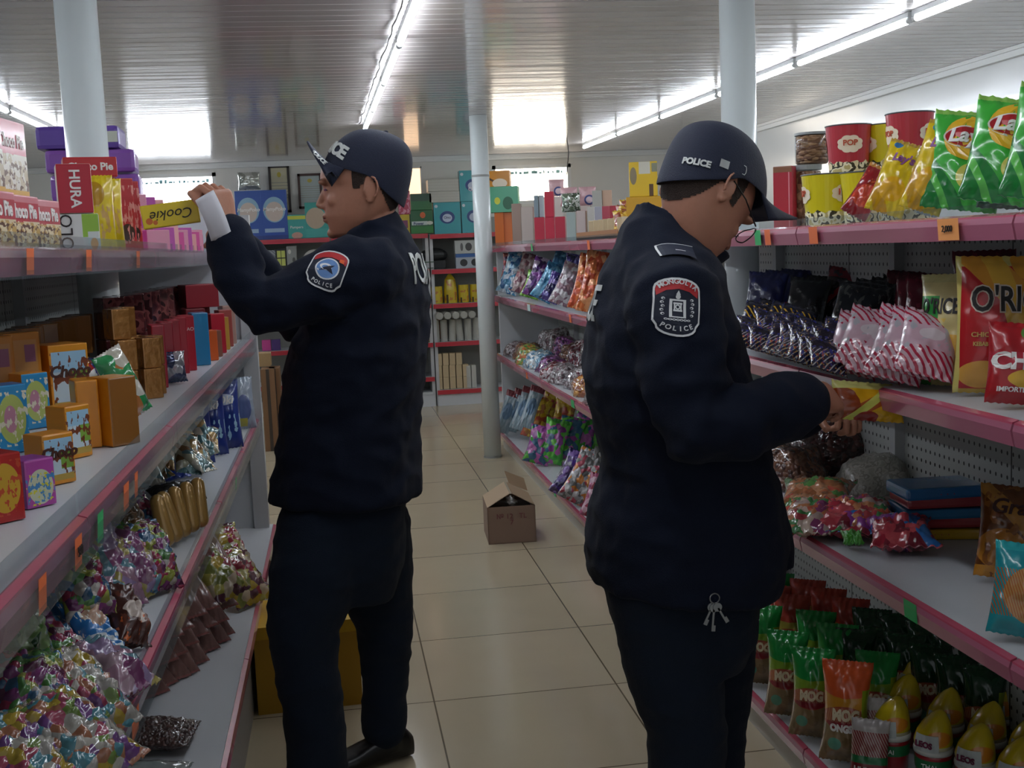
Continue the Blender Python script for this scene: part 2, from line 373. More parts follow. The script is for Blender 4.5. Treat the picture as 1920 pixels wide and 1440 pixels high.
def peg_mat():
    m,t,b=_nodes('pegboard'); c=t.nodes.new('ShaderNodeTexCoord'); sp=t.nodes.new('ShaderNodeSeparateXYZ'); t.links.new(c.outputs['Object'],sp.inputs[0]); L=t.links.new
    def M(op,a,bb=None):
        n=t.nodes.new('ShaderNodeMath'); n.operation=op
        for i,v in enumerate((a,bb)):
            if v is None: continue
            if isinstance(v,(int,float)): n.inputs[i].default_value=v
            else: L(v,n.inputs[i])
        return n.outputs[0]
    fy=M('SUBTRACT',M('FRACT',M('MULTIPLY',sp.outputs[1],40)),.5); fz=M('SUBTRACT',M('FRACT',M('MULTIPLY',sp.outputs[2],33)),.5)
    d=M('LESS_THAN',M('ADD',M('MULTIPLY',fy,fy),M('MULTIPLY',M('MULTIPLY',fz,fz),.7)),.022)
    sy=M('LESS_THAN',M('FRACT',M('ADD',M('MULTIPLY',sp.outputs[1],1/.9),.12)),.006)
    sz=M('LESS_THAN',M('FRACT',M('MULTIPLY',sp.outputs[2],1/.36)),.016)
    s=M('MAXIMUM',d,M('MAXIMUM',sy,sz))
    mx=t.nodes.new('ShaderNodeMix'); mx.data_type='RGBA'; L(s,mx.inputs[0]); mx.inputs[6].default_value=hx('#b9bcb8'); mx.inputs[7].default_value=hx('#22221f'); L(mx.outputs[2],b.inputs['Base Color']); b.inputs['Roughness'].default_value=.45
    return m
pegm=peg_mat()
orange_t=mat('orange_price_tag','#e8703a',rough=.5); green_t=mat('green_price_tag','#2fae62',rough=.5); orange_l=mat('orange_tag_light','#f0a05c',rough=.5); ink=mat('ink','#2a2320',rough=.6)
def shelf(root,xf,xb,y0,y1,z,s,seg=.9,fm=pinkm,th=.03,fh=.046,clearh=.0,tags=(),kick=0):
    """root shelf level: s=+1 right gondola (front faces -x), -1 left gondola (front faces +x); fascia leans"""
    e=MB().box((min(xf,xb),y0,z-th),(max(xf,xb),y1,z)).build('shelf_board',steel,root)
    n=max(1,round((y1-y0)/seg)); L=(y1-y0)/n
    for i in range(n):
        a=y0+i*L+.003; b=y0+(i+1)*L-.003
        ex=xf-s*.001
        prof=[(ex,z),(ex-s*.012,z-.004),(ex-s*.016,z-.018),(ex-s*.010,z-fh),(ex,z-fh)]
        mb=MB(); mb.loft([[Vector((px,a,pz)) for px,pz in prof],[Vector((px,b,pz)) for px,pz in prof]]); mb.build('label_strip',fm,e)
        if clearh:
            MB().box((ex-s*.002,a,z),(ex-s*.0005,b,z+clearh)).build('clear_guard',clearm,e)
            if s<0: MB().box((ex-s*.022,a,z-fh-.004),(ex-s*.0205,b,z+.004)).build('clear_cover',clearm,e)
    for (ty,w,m,tx) in tags:
        off=.024 if clearh else .018
        g=MB(); g.quad((xf-s*off,ty,z-.004),(xf-s*off,ty+w,z-.004),(xf-s*(off-.003),ty+w,z-fh+.002),(xf-s*(off-.003),ty,z-fh+.002))
        po=g.build('price_tag',m,e)
        if tx: lettering(tx,po,(xf-s*(off+.0012),ty+w/2,z-fh*.5),.017,ink,rot=(PI/2,0,-s*PI/2),name='price')
    return e
# left gondola --------------------------------------------------------------
LG=tag(empty('shelving_unit',(0,0,0)),'grey and pink shelving unit of snacks along the left of the aisle','shelving')
LB=-.92
MB().box((LB-.02,.55,.0),(LB,5.0,1.50)).build('back_panel',pegm,LG)
def L_tags(*a): return a
shelf(LG,-.48,LB,.75,4.93,1.475,-1,clearh=.022,tags=[(1.44,.05,orange_t,''),(1.88,.045,orange_t,''),(2.32,.05,orange_t,''),(2.9,.05,orange_t,'')])
shelf(LG,-.352,LB,.75,4.93,1.115,-1,clearh=.03,tags=[(1.28,.035,orange_t,''),(1.46,.04,orange_t,'500'),(1.60,.04,green_t,''),(1.80,.045,orange_t,''),(1.9,.03,orange_t,'')])
shelf(LG,-.352,LB,.75,4.93,.785,-1,clearh=.018,tags=[(1.72,.06,orange_t,''),(3.6,.04,green_t,'')])
shelf(LG,-.312,LB,.75,4.99,.32,-1,clearh=.0,tags=[])
MB().box((LB,.78,.0),(-.33,4.95,.27)).build('kick_plate',mat('kick_steel','#a9a7a4',rough=.45),LG)
MB().box((LB,4.95,.32),(-.385,4.972,1.62)).build('end_panel',steel,LG)
MB().box((-.385,4.925,.32),(-.325,4.985,1.62)).build('end_post',post_m,LG)
for y in (1.75,2.7,3.6): MB().box((LB,y-.015,.32),(LB+.03,y+.015,1.46)).build('rear_post',post_m,LG)
# right near gondola + far gondola in one continuous run -------------------------
RB=1.60
RG=tag(empty('shelving_unit',(0,0,0)),'long grey shelving unit with pink label strips along the right of the aisle','shelving')
MB().box((RB,.9,0),(RB+.02,8.42,1.475)).build('back_panel',pegm,RG)
shelf(RG,1.149,RB,.9,8.4,1.465,1,clearh=.018,tags=[(2.0,.075,orange_l,'2,000'),(2.63,.05,orange_t,''),(2.93,.04,orange_t,''),(3.0,.045,green_t,''),(5.1,.05,orange_t,''),(6.6,.05,green_t,'')])
shelf(RG,1.149,RB,.9,8.4,1.112,1,clearh=.0,tags=[(6.8,.1,mat('pale_price_card','#b9d4cf'),''),(5.6,.05,orange_t,'')])
shelf(RG,1.149,RB,.9,8.4,.69,1,clearh=.0,tags=[(2.17,.055,green_t,''),(5.6,.08,green_t,''),(7,.05,orange_t,'')])
shelf(RG,1.149,RB,.9,8.4,.122,1,clearh=.0,tags=[(6.2,.06,green_t,'')],th=.02)
MB().box((1.16,.92,0),(RB,8.39,.10)).build('kick_plate',mat('kick_steel2','#bdb9b0',rough=.4),RG)
MB().box((1.17,8.38,.12),(RB,8.42,1.47)).build('end_panel',steel,RG)
for y in (1.3,2.25,3.15,4.05,5.0,5.9,6.8,7.7): MB().box((RB-.03,y-.015,.12),(RB,y+.015,1.45)).build('rear_post',post_m,RG)
# back shelving units ------------------------------------------------------------
def back_unit(x0,x1,levels,lab,base=.115,yf=10.9,yb=11.30,fm=redm):
    e=tag(empty('shelving_unit',(0,0,0)),lab,'shelving')
    MB().box((x0,yb-.015,0),(x1,yb,1.75)).build('back_panel',mat('back_unit_panel','#8f8f8b',rough=.5),e)
    for x in (x0,x1-.03): MB().box((x,yf+.02,0),(x+.03,yb-.015,1.6)).build('side_post',post_m,e)
    for z in levels:
        b=MB().box((x0+.03,yf,z-.03),(x1-.03,yb-.02,z)).build('shelf_board',steel,e)
        n=max(1,round((x1-x0)/.9)); L=(x1-x0)/n
        for i in range(n): MB().box((x0+i*L+.005,yf-.014,z-.042),(x0+(i+1)*L-.005,yf-.001,z-.001)).build('label_strip',fm,b)
    MB().box((x0+.01,yf+.01,0),(x1-.01,yf+.03,base)).build('kick_plate',steel,e)
    MB().box((x0+.03,yf,base),(x1-.03,yb-.02,base+.02)).build('base_board',steel,e)
    return e
back_unit(.90,1.86,[1.60,1.275,.955,.60,.15],'grey shelving with red strips at the far wall, left of the aisle column')
back_unit(-.90,.89,[1.61,1.285,.965,.60,.28],'long grey shelving with red strips at the far wall behind the reaching officer')
# ================= people ================================================
skin=mat('skin','#b07a62',rough=.5,bump=.05,bscale=120,vary=.12); skin.node_tree.nodes['Principled BSDF'].inputs['Subsurface Weight'].default_value=.08
skin.node_tree.nodes['Principled BSDF'].inputs['Subsurface Radius'].default_value=(.02,.008,.005)
lip_m=mat('lip','#8f5348',rough=.45); hair_m=mat('hair','#17130f',rough=.6,bump=.5,bscale=300); eye_m=mat('eye_dark','#1a1210',rough=.2)
navy=mat('navy_cloth','#0b1325',rough=.85,sheen=.03,spec=.2,bump=.25,bscale=420); navy2=mat('navy_trousers','#111b2a',rough=.9,sheen=.03,spec=.25,bump=.25,bscale=420)
capm=mat('cap_cloth','#0c1630',rough=.75,sheen=.06,bump=.3,bscale=500); silver=mat('silver_print','#c4c7c4',rough=.4); white_th=mat('white_thread','#d9dbdc',rough=.6)
shoe_m=mat('black_leather','#0b0b0c',rough=.35)
def sring(c,a,b,n=28,p=2.4,egg=0):
    """superellipse ring: centre, half-axis vectors a (forward) and b (side)"""
    out=[]
    for j in range(n):
        t=2*PI*j/n; ct,st=math.cos(t),math.sin(t)
        x=abs(ct)**(2/p)*(1 if ct>0 else -1); y=abs(st)**(2/p)*(1 if st>0 else -1)
        out.append(c+a*x+b*y*(1-egg*x))
    return out
def make_head(mb,Mx,style=0):
    """canonical head: origin at the ear, +x forward, +z up, y side; Mx maps it to the world (mb must be head-local)"""
    R=[(.128,.03,-.04,.03),(.118,.072,-.066,.055),(.098,.103,-.080,.069),(.072,.124,-.087,.076),(.046,.131,-.088,.079),(.028,.132,-.086,.079),
       (.012,.124,-.084,.077),(-.010,.123,-.080,.075),(-.030,.125,-.072,.072),(-.048,.126,-.060,.068),(-.063,.126,-.046,.064),(-.078,.121,-.030,.058),(-.092,.118,-.014,.050),(-.108,.113,.008,.041),(-.119,.095,.030,.026)]
    rings=[]
    for u,f,bk,l in R:
        c=Vector(((f+bk)/2,0,u)); rings.append([Mx@p for p in sring(c,Vector(((f-bk)/2,0,0)),Vector((0,l,0)),28,2.25,.16)])
    mb.loft(rings)
    def E(c,r,ry=0,rz=0):
        m=Matrix.Rotation(rz,4,'Z')@Matrix.Rotation(ry,4,'Y'); MX=Mx@Matrix.Translation(c)@m
        b=MB(); b.ell((0,0,0),r,nu=16,nv=10); i=len(mb.v); mb.v+=[MX@v for v in b.v]; mb.f+=[tuple(i+k for k in f) for f in b.f]; mb.m+=b.m
    # nose
    nr=[]
    for x,z,wx,wy in [(.118,.018,.010,.008),(.128,.004,.010,.008),(.137,-.012,.010,.008),(.144,-.026,.010,.009),(.145,-.033,.009,.010),(.138,-.040,.008,.011)]:
        nr.append([Mx@p for p in sring(Vector((x-.006,0,z)),Vector((wx,0,.0)),Vector((0,wy,0)),14,2)])
    mb.loft(nr)
    for s in (-1,1):
        E((.127,s*.012,-.035),(.010,.007,.008)); E((.118,s*.034,.026),(.014,.022,.008),0,s*-.3)       # nostril wing, brow ridge
        E((.090,s*.034,-.022),(.025,.020,.022)); E((.108,s*.026,.007),(.0085,.014,.008))                # cheekbone, lid
        # ear
        E((-.005,s*.080,.002),(.019,.006,.030),-.2,s*.30); E((.000,s*.079,-.026),(.009,.006,.011),0,s*.3)
        mb.tube([Mx@Vector((-.007+.017*math.cos(a),s*(.0865-.006*math.cos(a)),.004+.027*math.sin(a))) for a in [math.radians(-50+30*k) for k in range(11)]],.0036,8)
    E((.1235,0,-.0595),(.0095,.023,.0065)); E((.1225,0,-.0715),(.0095,.020,.0065)); E((.109,0,-.105),(.016,.019,.014))
def hand(mb,Mx,s=1,curl=.8,spread=.06,thumb=.5):
    """Mx: wrist at origin, +x along the fingers, +z back of the hand, thumb towards +y*s"""
    pr=[]
    for x,hy,hz in [(-.03,.026,.020),(0,.028,.019),(.03,.037,.017),(.06,.041,.015),(.085,.040,.013),(.094,.034,.009)]:
        pr.append([Mx@p for p in sring(Vector((x,0,0)),Vector((0,0,hz)),Vector((0,hy,0)),18,2.6)])
    mb.loft(pr)
    for i,(y,L,r) in enumerate([(.030,.072,.0092),(.010,.080,.0096),(-.011,.074,.0092),(-.030,.058,.0082)]):
        p=Vector((.078,y*s,0)); a=-curl*.35; d=spread*(y/.03)*s; segs=[.46,.30,.24]
        q=p; rr=r
        for k,sg in enumerate(segs):
            a2=a-(curl*(.15+.55*k)); dv=Vector((math.cos(a2)*math.cos(d),math.sin(d),math.sin(a2)))
            n=q+dv*L*sg*(1.15 if k==0 else 1); mb.capsule(Mx@q,Mx@n,rr,rr*.92,12); q=n; rr*=.92; a=a2
    q=Vector((.012,.024*s,-.004)); a=thumb
    for k,(L,r) in enumerate([(.040,.0125),(.032,.0108),(.024,.0095)]):
        dv=Vector((math.cos(a)*.85,math.sin(a)*s,-.35-.15*k)).normalized(); n=q+dv*L; mb.capsule(Mx@q,Mx@n,r,r*.92,12); q=n; a-=.28*thumb*2*.5
def frame(o,x,z):
    x=Vector(x).normalized(); z=Vector(z); z=(z-x*z.dot(x)).normalized(); y=z.cross(x)
    m=Matrix((x,y,z)).transposed().to_4x4(); m.translation=Vector(o); return m
def wrinkle(me,amp=.006,fr=(9,9,16),seed=0,zones=()):
    n=len(me.vertices); no=[v.normal.copy() for v in me.vertices]
    for i,v in enumerate(me.vertices):
        p=v.co; q=Vector((p.x*fr[0]+seed,p.y*fr[1],p.z*fr[2]+seed*2))
        a=1-abs(noise.noise(q))*2.2; b=noise.noise(q*2.3+Vector((5,1,2))); k=amp
        for c,r,g,ax in zones:
            d=(p-Vector(c)).length/r
            if d<1: k+=g*(1-d)*(.55+.45*math.sin(p.dot(Vector(ax))*2*PI))
        v.co=p+no[i]*(k*(a*.5+b*.35-.2))
    me.update()
def ringsPB(rows,y0,p=2.5,tilt=0,egg=0,yc=None):
    """rows: (front px,py),(back px,py), lateral half width [, centre y offset]"""
    out=[]
    for r in rows:
        f=atY(r[0][0],r[0][1],y0); b=atY(r[1][0],r[1][1],y0); c=(f+b)/2+Vector((0,(r[3] if len(r)>3 else 0),0)); a=(f-b)/2
        if tilt: a=Matrix.Rotation(tilt,3,'Z')@a
        sd=Vector((0,0,1)).cross(a).normalized() if abs(a.z)<a.length*.99 else Vector((0,1,0))
        out.append(sring(c,a,sd*r[2],32,p,egg))
    return out
def seg_shape(mb,pts,rads,n=20,flat=1.0):
    rings=[]; up=None
    for i,p in enumerate(pts):
        d=(pts[min(i+1,len(pts)-1)]-pts[max(i-1,0)]).normalized()
        a=d.orthogonal().normalized() if up is None else (up-d*up.dot(d)).normalized(); up=a; b=d.cross(a)
        rings.append([p+(a*math.cos(2*PI*j/n)+b*math.sin(2*PI*j/n))*rads[i] for j in range(n)])
    mb.loft(rings)
    mb.ell(pts[0],(rads[0]*.98,)*3); mb.ell(pts[-1],(rads[-1]*.98,)*3)
    return mb
def cap_mesh(Mx,name,parent,brim_drop=.03,bl=.078,lift=.10):
    rows=[(.147,.018,-.018,.016),(.143,.048,-.044,.040),(.131,.080,-.070,.062),(.111,.104,-.088,.077),(.083,.124,-.098,.084),(.055,.134,-.102,.087),(.036,.137,-.102,.088)]
    mb=MB(); rings=[]
    for k,(u,f,b,l) in enumerate(rows):
        # rim dips behind
        ring=[]
        for q in sring(Vector(((f+b)/2,0,u)),Vector(((f-b)/2,0,0)),Vector((0,l,0)),40,2.1,.05):
            t=max(0,(.10-u)/.07); q=q.copy(); back=max(0,(-q.x-.005)/.10); q.z-=t*.052*min(1,back)**.8; ring.append(Mx@q)
        rings.append(ring)
    mb.loft(rings,cap=False); mb.f.append(tuple(range(40)))
    mb.m.append(0)
    me=mb.mesh(name,[capm],True); cap=put(name,me,parent)
    so=cap.modifiers.new('t','SOLIDIFY'); so.thickness=.003; so.offset=1
    ss=cap.modifiers.new('s','SUBSURF'); ss.levels=ss.render_levels=2
    MB().ell(Mx@Vector((.0,0,.149)),(.007,.007,.005)).build('button',capm,cap,smooth=True)
    # brim
    mb=MB(); nu,nv=18,7; top=[]; 
    for k in range(nv+1):
        v=k/nv; row=[]
        for j in range(nu+1):
            u=-1+2*j/nu; th=u*1.12
            bx=.019+.119*math.cos(th); by=.086*math.sin(th)
            ext=bl*v*(1-.55*u*u*u*u)*math.cos(u*.75)
            x=bx+ext; y=by*(1+.02*v); z=.039+lift*ext-brim_drop*(u*u)*v
            row.append(Mx@Vector((x,y,z)))
        top.append(row)
    for k in range(nv):
        for j in range(nu): mb.quad(top[k][j],top[k][j+1],top[k+1][j+1],top[k+1][j])
    me=mb.mesh('brim',[capm],True); bm=bmesh.new(); bm.from_mesh(me); bmesh.ops.remove_doubles(bm,verts=bm.verts,dist=1e-5); bm.to_mesh(me); bm.free()
    br=put('brim',me,cap); so=br.modifiers.new('t','SOLIDIFY'); so.thickness=.004; so.offset=0
    return cap,br
def bvh_eval(o):
    bpy.context.view_layer.update(); dg=bpy.context.evaluated_depsgraph_get(); e=o.evaluated_get(dg); me=e.to_mesh()
    b=BVHTree.FromPolygons([o.matrix_world@v.co for v in me.vertices],[tuple(p.vertices) for p in me.polygons]); e.to_mesh_clear(); return b
def shield(w,h,k=1.0,n=10):
    pts=[]
    for i in range(n+1): a=PI*(1-i/n); pts.append((w/2*math.cos(a)*.985,h*.30+h*.20*math.sin(a)))
    pts+=[(w*.5,h*.18),(w*.5,-h*.26)]
    for i in range(n+1): a=-PI*i/n; pts.append((w*.42*math.cos(a),-h*.34+h*.16*math.sin(a)))
    pts+=[(-w*.5,-h*.26),(-w*.5,h*.18)]
    return [(x*k,y*k) for x,y in pts]
def ringmesh(po,pi):
    bm=bmesh.new(); a=[bm.verts.new((x,y,0)) for x,y in po]; b=[bm.verts.new((x,y,0)) for x,y in pi]; n=len(a)
    for i in range(n): bm.faces.new((a[i],a[(i+1)%n],b[(i+1)%n],b[i]))
    me=D.meshes.new('ring'); bm.to_mesh(me); bm.free(); return me
def circ(cx,cy,r,n=24,ry=None): return [(cx+r*math.cos(2*PI*i/n),cy+(ry or r)*math.sin(2*PI*i/n)) for i in range(n)]
def patch(parent,bvh,o,u,v,w,h,kind):
    dark=mat('patch_navy','#12192e',rough=.7); red=mat('patch_red','#b3282c',rough=.6); blue=mat('patch_blue','#5f86bd',rough=.6)
    P=conform(flat_shape(shield(w,h)),parent,'sleeve_patch',bvh,o,u,v,dark,.003,.012,.06)
    def add(me,m,off,nm='patch_mark'): return conform(me,P,nm,bvh,o,u,v,m,off,.01,.06)
    add(ringmesh(shield(w,h),shield(w,h,.93)),white_th,.0036,'patch_border')
    # red band top
    top=[p for p in shield(w,h,.92) if p[1]>h*.19]; top=sorted(top,key=lambda p:-p[0]); 
    band=top+[(-w*.44,h*.17),(-w*.25,h*.27),(0,h*.31),(w*.25,h*.27),(w*.44,h*.17)]
    add(flat_shape(band),red,.0036)
    def T(s,size,x,y,m,off=.0042,**k):
        me=text_mesh(s,size,**k).copy(); me.transform(Matrix.Translation((x,y,0))); add(me,m,off,'lettering')
    def arc(s,size,R,cy,a0,a1,m,up=1):
        for i,ch in enumerate(s):
            a=a0+(a1-a0)*i/(len(s)-1); me=text_mesh(ch,size,bold=size*.02).copy(); me.transform(Matrix.Translation((R*math.sin(a),cy+up*R*math.cos(a),0))@Matrix.Rotation(-a*up,4,'Z')); add(me,m,.0044,'lettering')
    if kind=='arms':
        arc('MONGOLIA',h*.115,w*.62,h*-.02-.004,-.62,.62,white_th); arc('POLICE',h*.115,w*.75,h*.222,-.40,.40,white_th,-1)
        # state emblem: gate of bars, flame and ground pattern
        for x0,x1,y0,y1 in [(-.15,-.10,-.17,.13),(.10,.15,-.17,.13),(-.15,.15,.10,.13),(-.08,.08,.045,.075),(-.08,.08,-.075,-.045),(-.15,.15,-.18,-.16),(-.07,-.045,-.045,.045),(.045,.07,-.045,.045)]:
            add(flat_shape([(x0*w*1.2,y0*h),(x1*w*1.2,y0*h),(x1*w*1.2,y1*h),(x0*w*1.2,y1*h)]),white_th,.0042,'emblem')
        add(flat_shape(circ(0,.175*h,w*.055,14)),white_th,.0042,'emblem'); add(ringmesh(circ(0,0,w*.055,14),circ(0,0,w*.03,14)),white_th,.0044,'emblem')
        add(flat_shape([(-w*.05,h*.21),(0,h*.285),(w*.05,h*.21)]),white_th,.0042,'emblem')
        for k in range(7): add(ringmesh(circ((-.24+.08*k)*w,(-.215)*h,w*.042,10,h*.018),circ((-.24+.08*k)*w,(-.215)*h,w*.022,10,h*.008)),white_th,.0042,'emblem')
        for s in (-1,1):
            for k in range(5): add(ringmesh(circ(s*w*(.31+.02*(k%2)),h*(.13-.065*k),w*.04,8,h*.024),circ(s*w*(.30+.02*(k%2)),h*(.125-.065*k),w*.022,8,h*.012)),white_th,.0042,'emblem')
    else:
        add(flat_shape(circ(0,0,w*.33,28)),white_th,.0038,'emblem'); add(flat_shape(circ(0,0,w*.29,28)),blue,.0044,'emblem')
        add(ringmesh(circ(-.05*w,.02*h,w*.17,16,h*.09),circ(-.05*w,.0*h,w*.10,16,h*.06)),white_th,.005,'emblem')
        add(flat_shape([(-w*.2,-h*.12),(-w*.02,-h*.05),(w*.2,-h*.11),(w*.1,h*.02),(w*.17,h*.11),(w*.03,h*.06),(-w*.08,h*.0)]),dark,.0052,'emblem')
        add(flat_shape([(w*.24,h*.22),(w*.38,h*.2),(w*.36,h*.30),(w*.24,h*.30)]),mat('patch_orange','#e0622c'),.0046)
        arc('POLICE',h*.11,w*.70,h*.20,-.38,.38,white_th,-1)
    return P
# ---------- officer reaching to the shelf (left) ----------------------------
YL=3.12
PL=lambda x,y,d=YL: atY(x,y,d)
HL=Matrix.Translation(PL(697,357))@Matrix.Rotation(PI,4,'Z')@Matrix.Rotation(math.radians(-7),4,'Z')@Matrix.Rotation(math.radians(1),4,'Y')
b=MB(); make_head(b,HL)
seg_shape(b,[PL(700,385),PL(703,420),PL(705,470)],[.055,.056,.07])
b.loft(ringsPB([((640,475),(745,462),.12),((635,540),(760,530),.16),((600,640),(750,640),.15),((590,760),(740,760),.15),((590,880),(735,880),.15),((570,980),(740,980),.16)],YL,tilt=-.33))
def leg(mb,pts,rads): seg_shape(mb,pts,rads)
hipN=PL(620,1010,3.03); kneeN=PL(575,1210,2.98); ankN=PL(600,1430,2.98)
hipF=PL(690,1010,3.20); kneeF=PL(722,1195,3.22); ankF=PL(722,1385,3.24)
leg(b,[hipN,kneeN,ankN],[.085,.055,.04]); leg(b,[hipF,kneeF,ankF],[.085,.055,.04])
shN=PL(668,515,2.955); elN=PL(487,578,2.90); wrN=PL(432,446,2.93)
seg_shape(b,[shN,elN],[.05,.04]); seg_shape(b,[elN,wrN,PL(425,428,2.93)],[.038,.029,.028])
Mh=frame(PL(424,428,2.93),PL(413,365,2.93)-PL(424,428,2.93),Vector((.75,-.55,.1))); hand(b,Mh,1,curl=1.6,thumb=.3)
shF=PL(715,515,3.27); elF=PL(560,600,3.34); wrF=PL(455,470,3.32)
seg_shape(b,[shF,elF],[.05,.04]); seg_shape(b,[elF,wrF],[.038,.029])
hfo=PL(440,440,3.30); Mh2=frame(hfo,PL(385,400,3.12)-hfo,Vector((.2,.9,.3))); hand(b,Mh2,-1,curl=1.5,thumb=.3)
mats_s=[skin]
me=remesh(b,'person',.0032,4,[skin]); pL=put('person',me); tag(pL,'officer with peaked cap reaching left to the top shelf, face in profile','person')
# jacket
b=MB()
b.loft(ringsPB([((648,446),(748,400),.072),((642,462),(757,420),.085),((642,474),(766,444),.145),((634,500),(783,474),.205),((614,540),(794,526),.225),((585,590),(799,590),.225),((550,650),(797,650),.22),((536,720),(790,720),.212),((528,790),(783,780),.21),((521,860),(783,850),.222),((510,922),(788,916),.222),((512,934),(785,924),.22)],YL,p=2.3,tilt=-.33))
b.loft(ringsPB([((645,500),(740,450),.075),((640,448),(745,396),.078),((641,440),(745,391),.078)],YL,p=2.1))
seg_shape(b,[shN+Vector((.03,.02,0)),shN+Vector((0,0,.008)),PL(590,545,2.92),elN,PL(448,520,2.92),PL(434,455,2.93),PL(433,446,2.93)],[.10,.098,.083,.070,.066,.060,.056])
seg_shape(b,[shF,PL(620,560,3.32),elF,wrF],[.10,.085,.068,.052])
jme=remesh(b,'jacket',.0075,5,[navy]); wrinkle(jme,.014,(8,8,13),3,[(elN,.20,.010,(18,0,10)),(PL(650,600,2.95),.3,.007,(9,0,-9)),(PL(700,760,2.95),.3,.004,(4,0,9))])
jL=put('jacket',jme,pL); bj=bvh_of(jL)
# trousers
b=MB()
b.loft(ringsPB([((545,905),(760,900),.19),((536,1000),(760,1000),.19),((525,1050),(757,1050),.185),((560,1110),(740,1110),.15)],YL,p=2.4))
seg_shape(b,[PL(610,985,3.04),PL(590,1080,3.00),PL(568,1180,2.98),PL(580,1280,2.98),PL(594,1380,2.98),PL(596,1450,2.98),PL(596,1470,2.98)],[.125,.118,.092,.082,.078,.078,.076])
seg_shape(b,[PL(690,985,3.20),PL(703,1080,3.22),PL(722,1180,3.22),PL(723,1270,3.23),PL(720,1340,3.24),PL(720,1366,3.24)],[.120,.108,.078,.066,.066,.064])
tme=remesh(b,'trousers',.0075,5,[navy2]); wrinkle(tme,.008,(7,7,14),9,[(PL(580,1200,2.98),.2,.006,(3,0,16)),(PL(722,1200,3.2),.2,.006,(3,0,16)),(PL(600,1420,2.98),.12,.006,(2,0,22))])
put('trousers',tme,pL)
def shoe(toe_dir,ank,parent,gz=0):
    d=Vector(toe_dir).normalized(); s=Vector((-d.y,d.x,0)); o=Vector((ank.x,ank.y,gz)); b=MB(); R=[]
    for t,w,h in [(-.07,.026,.06),(-.05,.036,.085),(0,.038,.10),(.05,.042,.075),(.11,.048,.055),(.16,.044,.045),(.185,.025,.03)]:
        R.append(sring(o+d*t+Vector((0,0,.004+h/2)),s*w,Vector((0,0,h/2)),20,2.6))
    b.loft(R); b.cyl(o+Vector((0,0,.04)),o+Vector((0,0,.14)),.045,.047)
    me=remesh(b,'shoe',.005,3,[shoe_m]); return put('shoe',me,parent)
shoe((-.9,-.45,0),Vector((ankN.x,ankN.y,0)),pL,0); shoe((-.85,-.3,0),Vector((ankF.x+.01,ankF.y,0)),pL,0)
HLC=HL@Matrix.Rotation(math.radians(-20),4,'Y')@Matrix.Translation((.006,0,-.010))@Matrix.Diagonal((.95,1,1.10,1))
cap1,brim1=cap_mesh(HLC,'cap',pL,lift=.62,brim_drop=.062,bl=.060)
bc=bvh_eval(cap1); bb=bvh_eval(brim1)
def HD(M,x,y,z): return M@Vector((x,y,z))
def HV(M,x,y,z): return M.to_3x3()@Vector((x,y,z))
conform(text_mesh('POLICE',.046,bold=.0022,width=.8),cap1,'lettering',bc,HD(HLC,.145,.03,.085),HV(HLC,-.30,1,0),HV(HLC,-.45,0,1),silver,.003,.008,.1)
conform(text_mesh('POLICE',.0155,bold=.0006,width=1.0),brim1,'lettering',bb,HD(HLC,.146,.056,.045),HV(HLC,-.75,.55,-.25),HV(HLC,-.55,-.46,.9),silver,.002,.008,.06)
# face details
def face(parent,Mx,bv,glasses=False):
    for s in (-1,1):
        me=flat_shape([(-.016,-.002),(-.006,.002),(.006,.0035),(.015,.001),(.016,.004),(.004,.0085),(-.008,.007),(-.016,.002)])
        conform(me,parent,'eyebrow',bv,Mx@Vector((.13,s*.034,.027)),HV(Mx,-.25*1,s*1,0) if s>0 else HV(Mx,.25,1,0),HV(Mx,0,0,1),hair_m,.0014,.004,.05)
        me=flat_shape([(-.013,0),(-.006,.0030),(.004,.0034),(.013,-.001),(.004,-.0022),(-.006,-.002)])
        conform(me,parent,'eye',bv,Mx@Vector((.13,s*.033,.006)),HV(Mx,-.25,1,0) if s>0 else HV(Mx,.25,1,0),HV(Mx,0,0,1),eye_m,.0012,.004,.05)
    me=flat_shape([(-.021,0),(-.012,.0055),(-.003,.007),(0,.0055),(.003,.007),(.012,.0055),(.021,0),(.012,-.0065),(0,-.0085),(-.012,-.0065)])
    me.transform(Matrix.Translation((0,0,0)))
    conform(me,parent,'lips',bv,Mx@Vector((.14,0,-.0655)),HV(Mx,0,1,0),HV(Mx,0,0,1),lip_m,.0006,.004,.06)
    me=flat_shape([(-.020,.0006),(0,.0012),(.020,.0006),(.020,-.0006),(0,-.0006),(-.020,-.0006)])
    conform(me,parent,'mouth_line',bv,Mx@Vector((.14,0,-.0655)),HV(Mx,0,1,0),HV(Mx,0,0,1),eye_m,.0012,.004,.06)
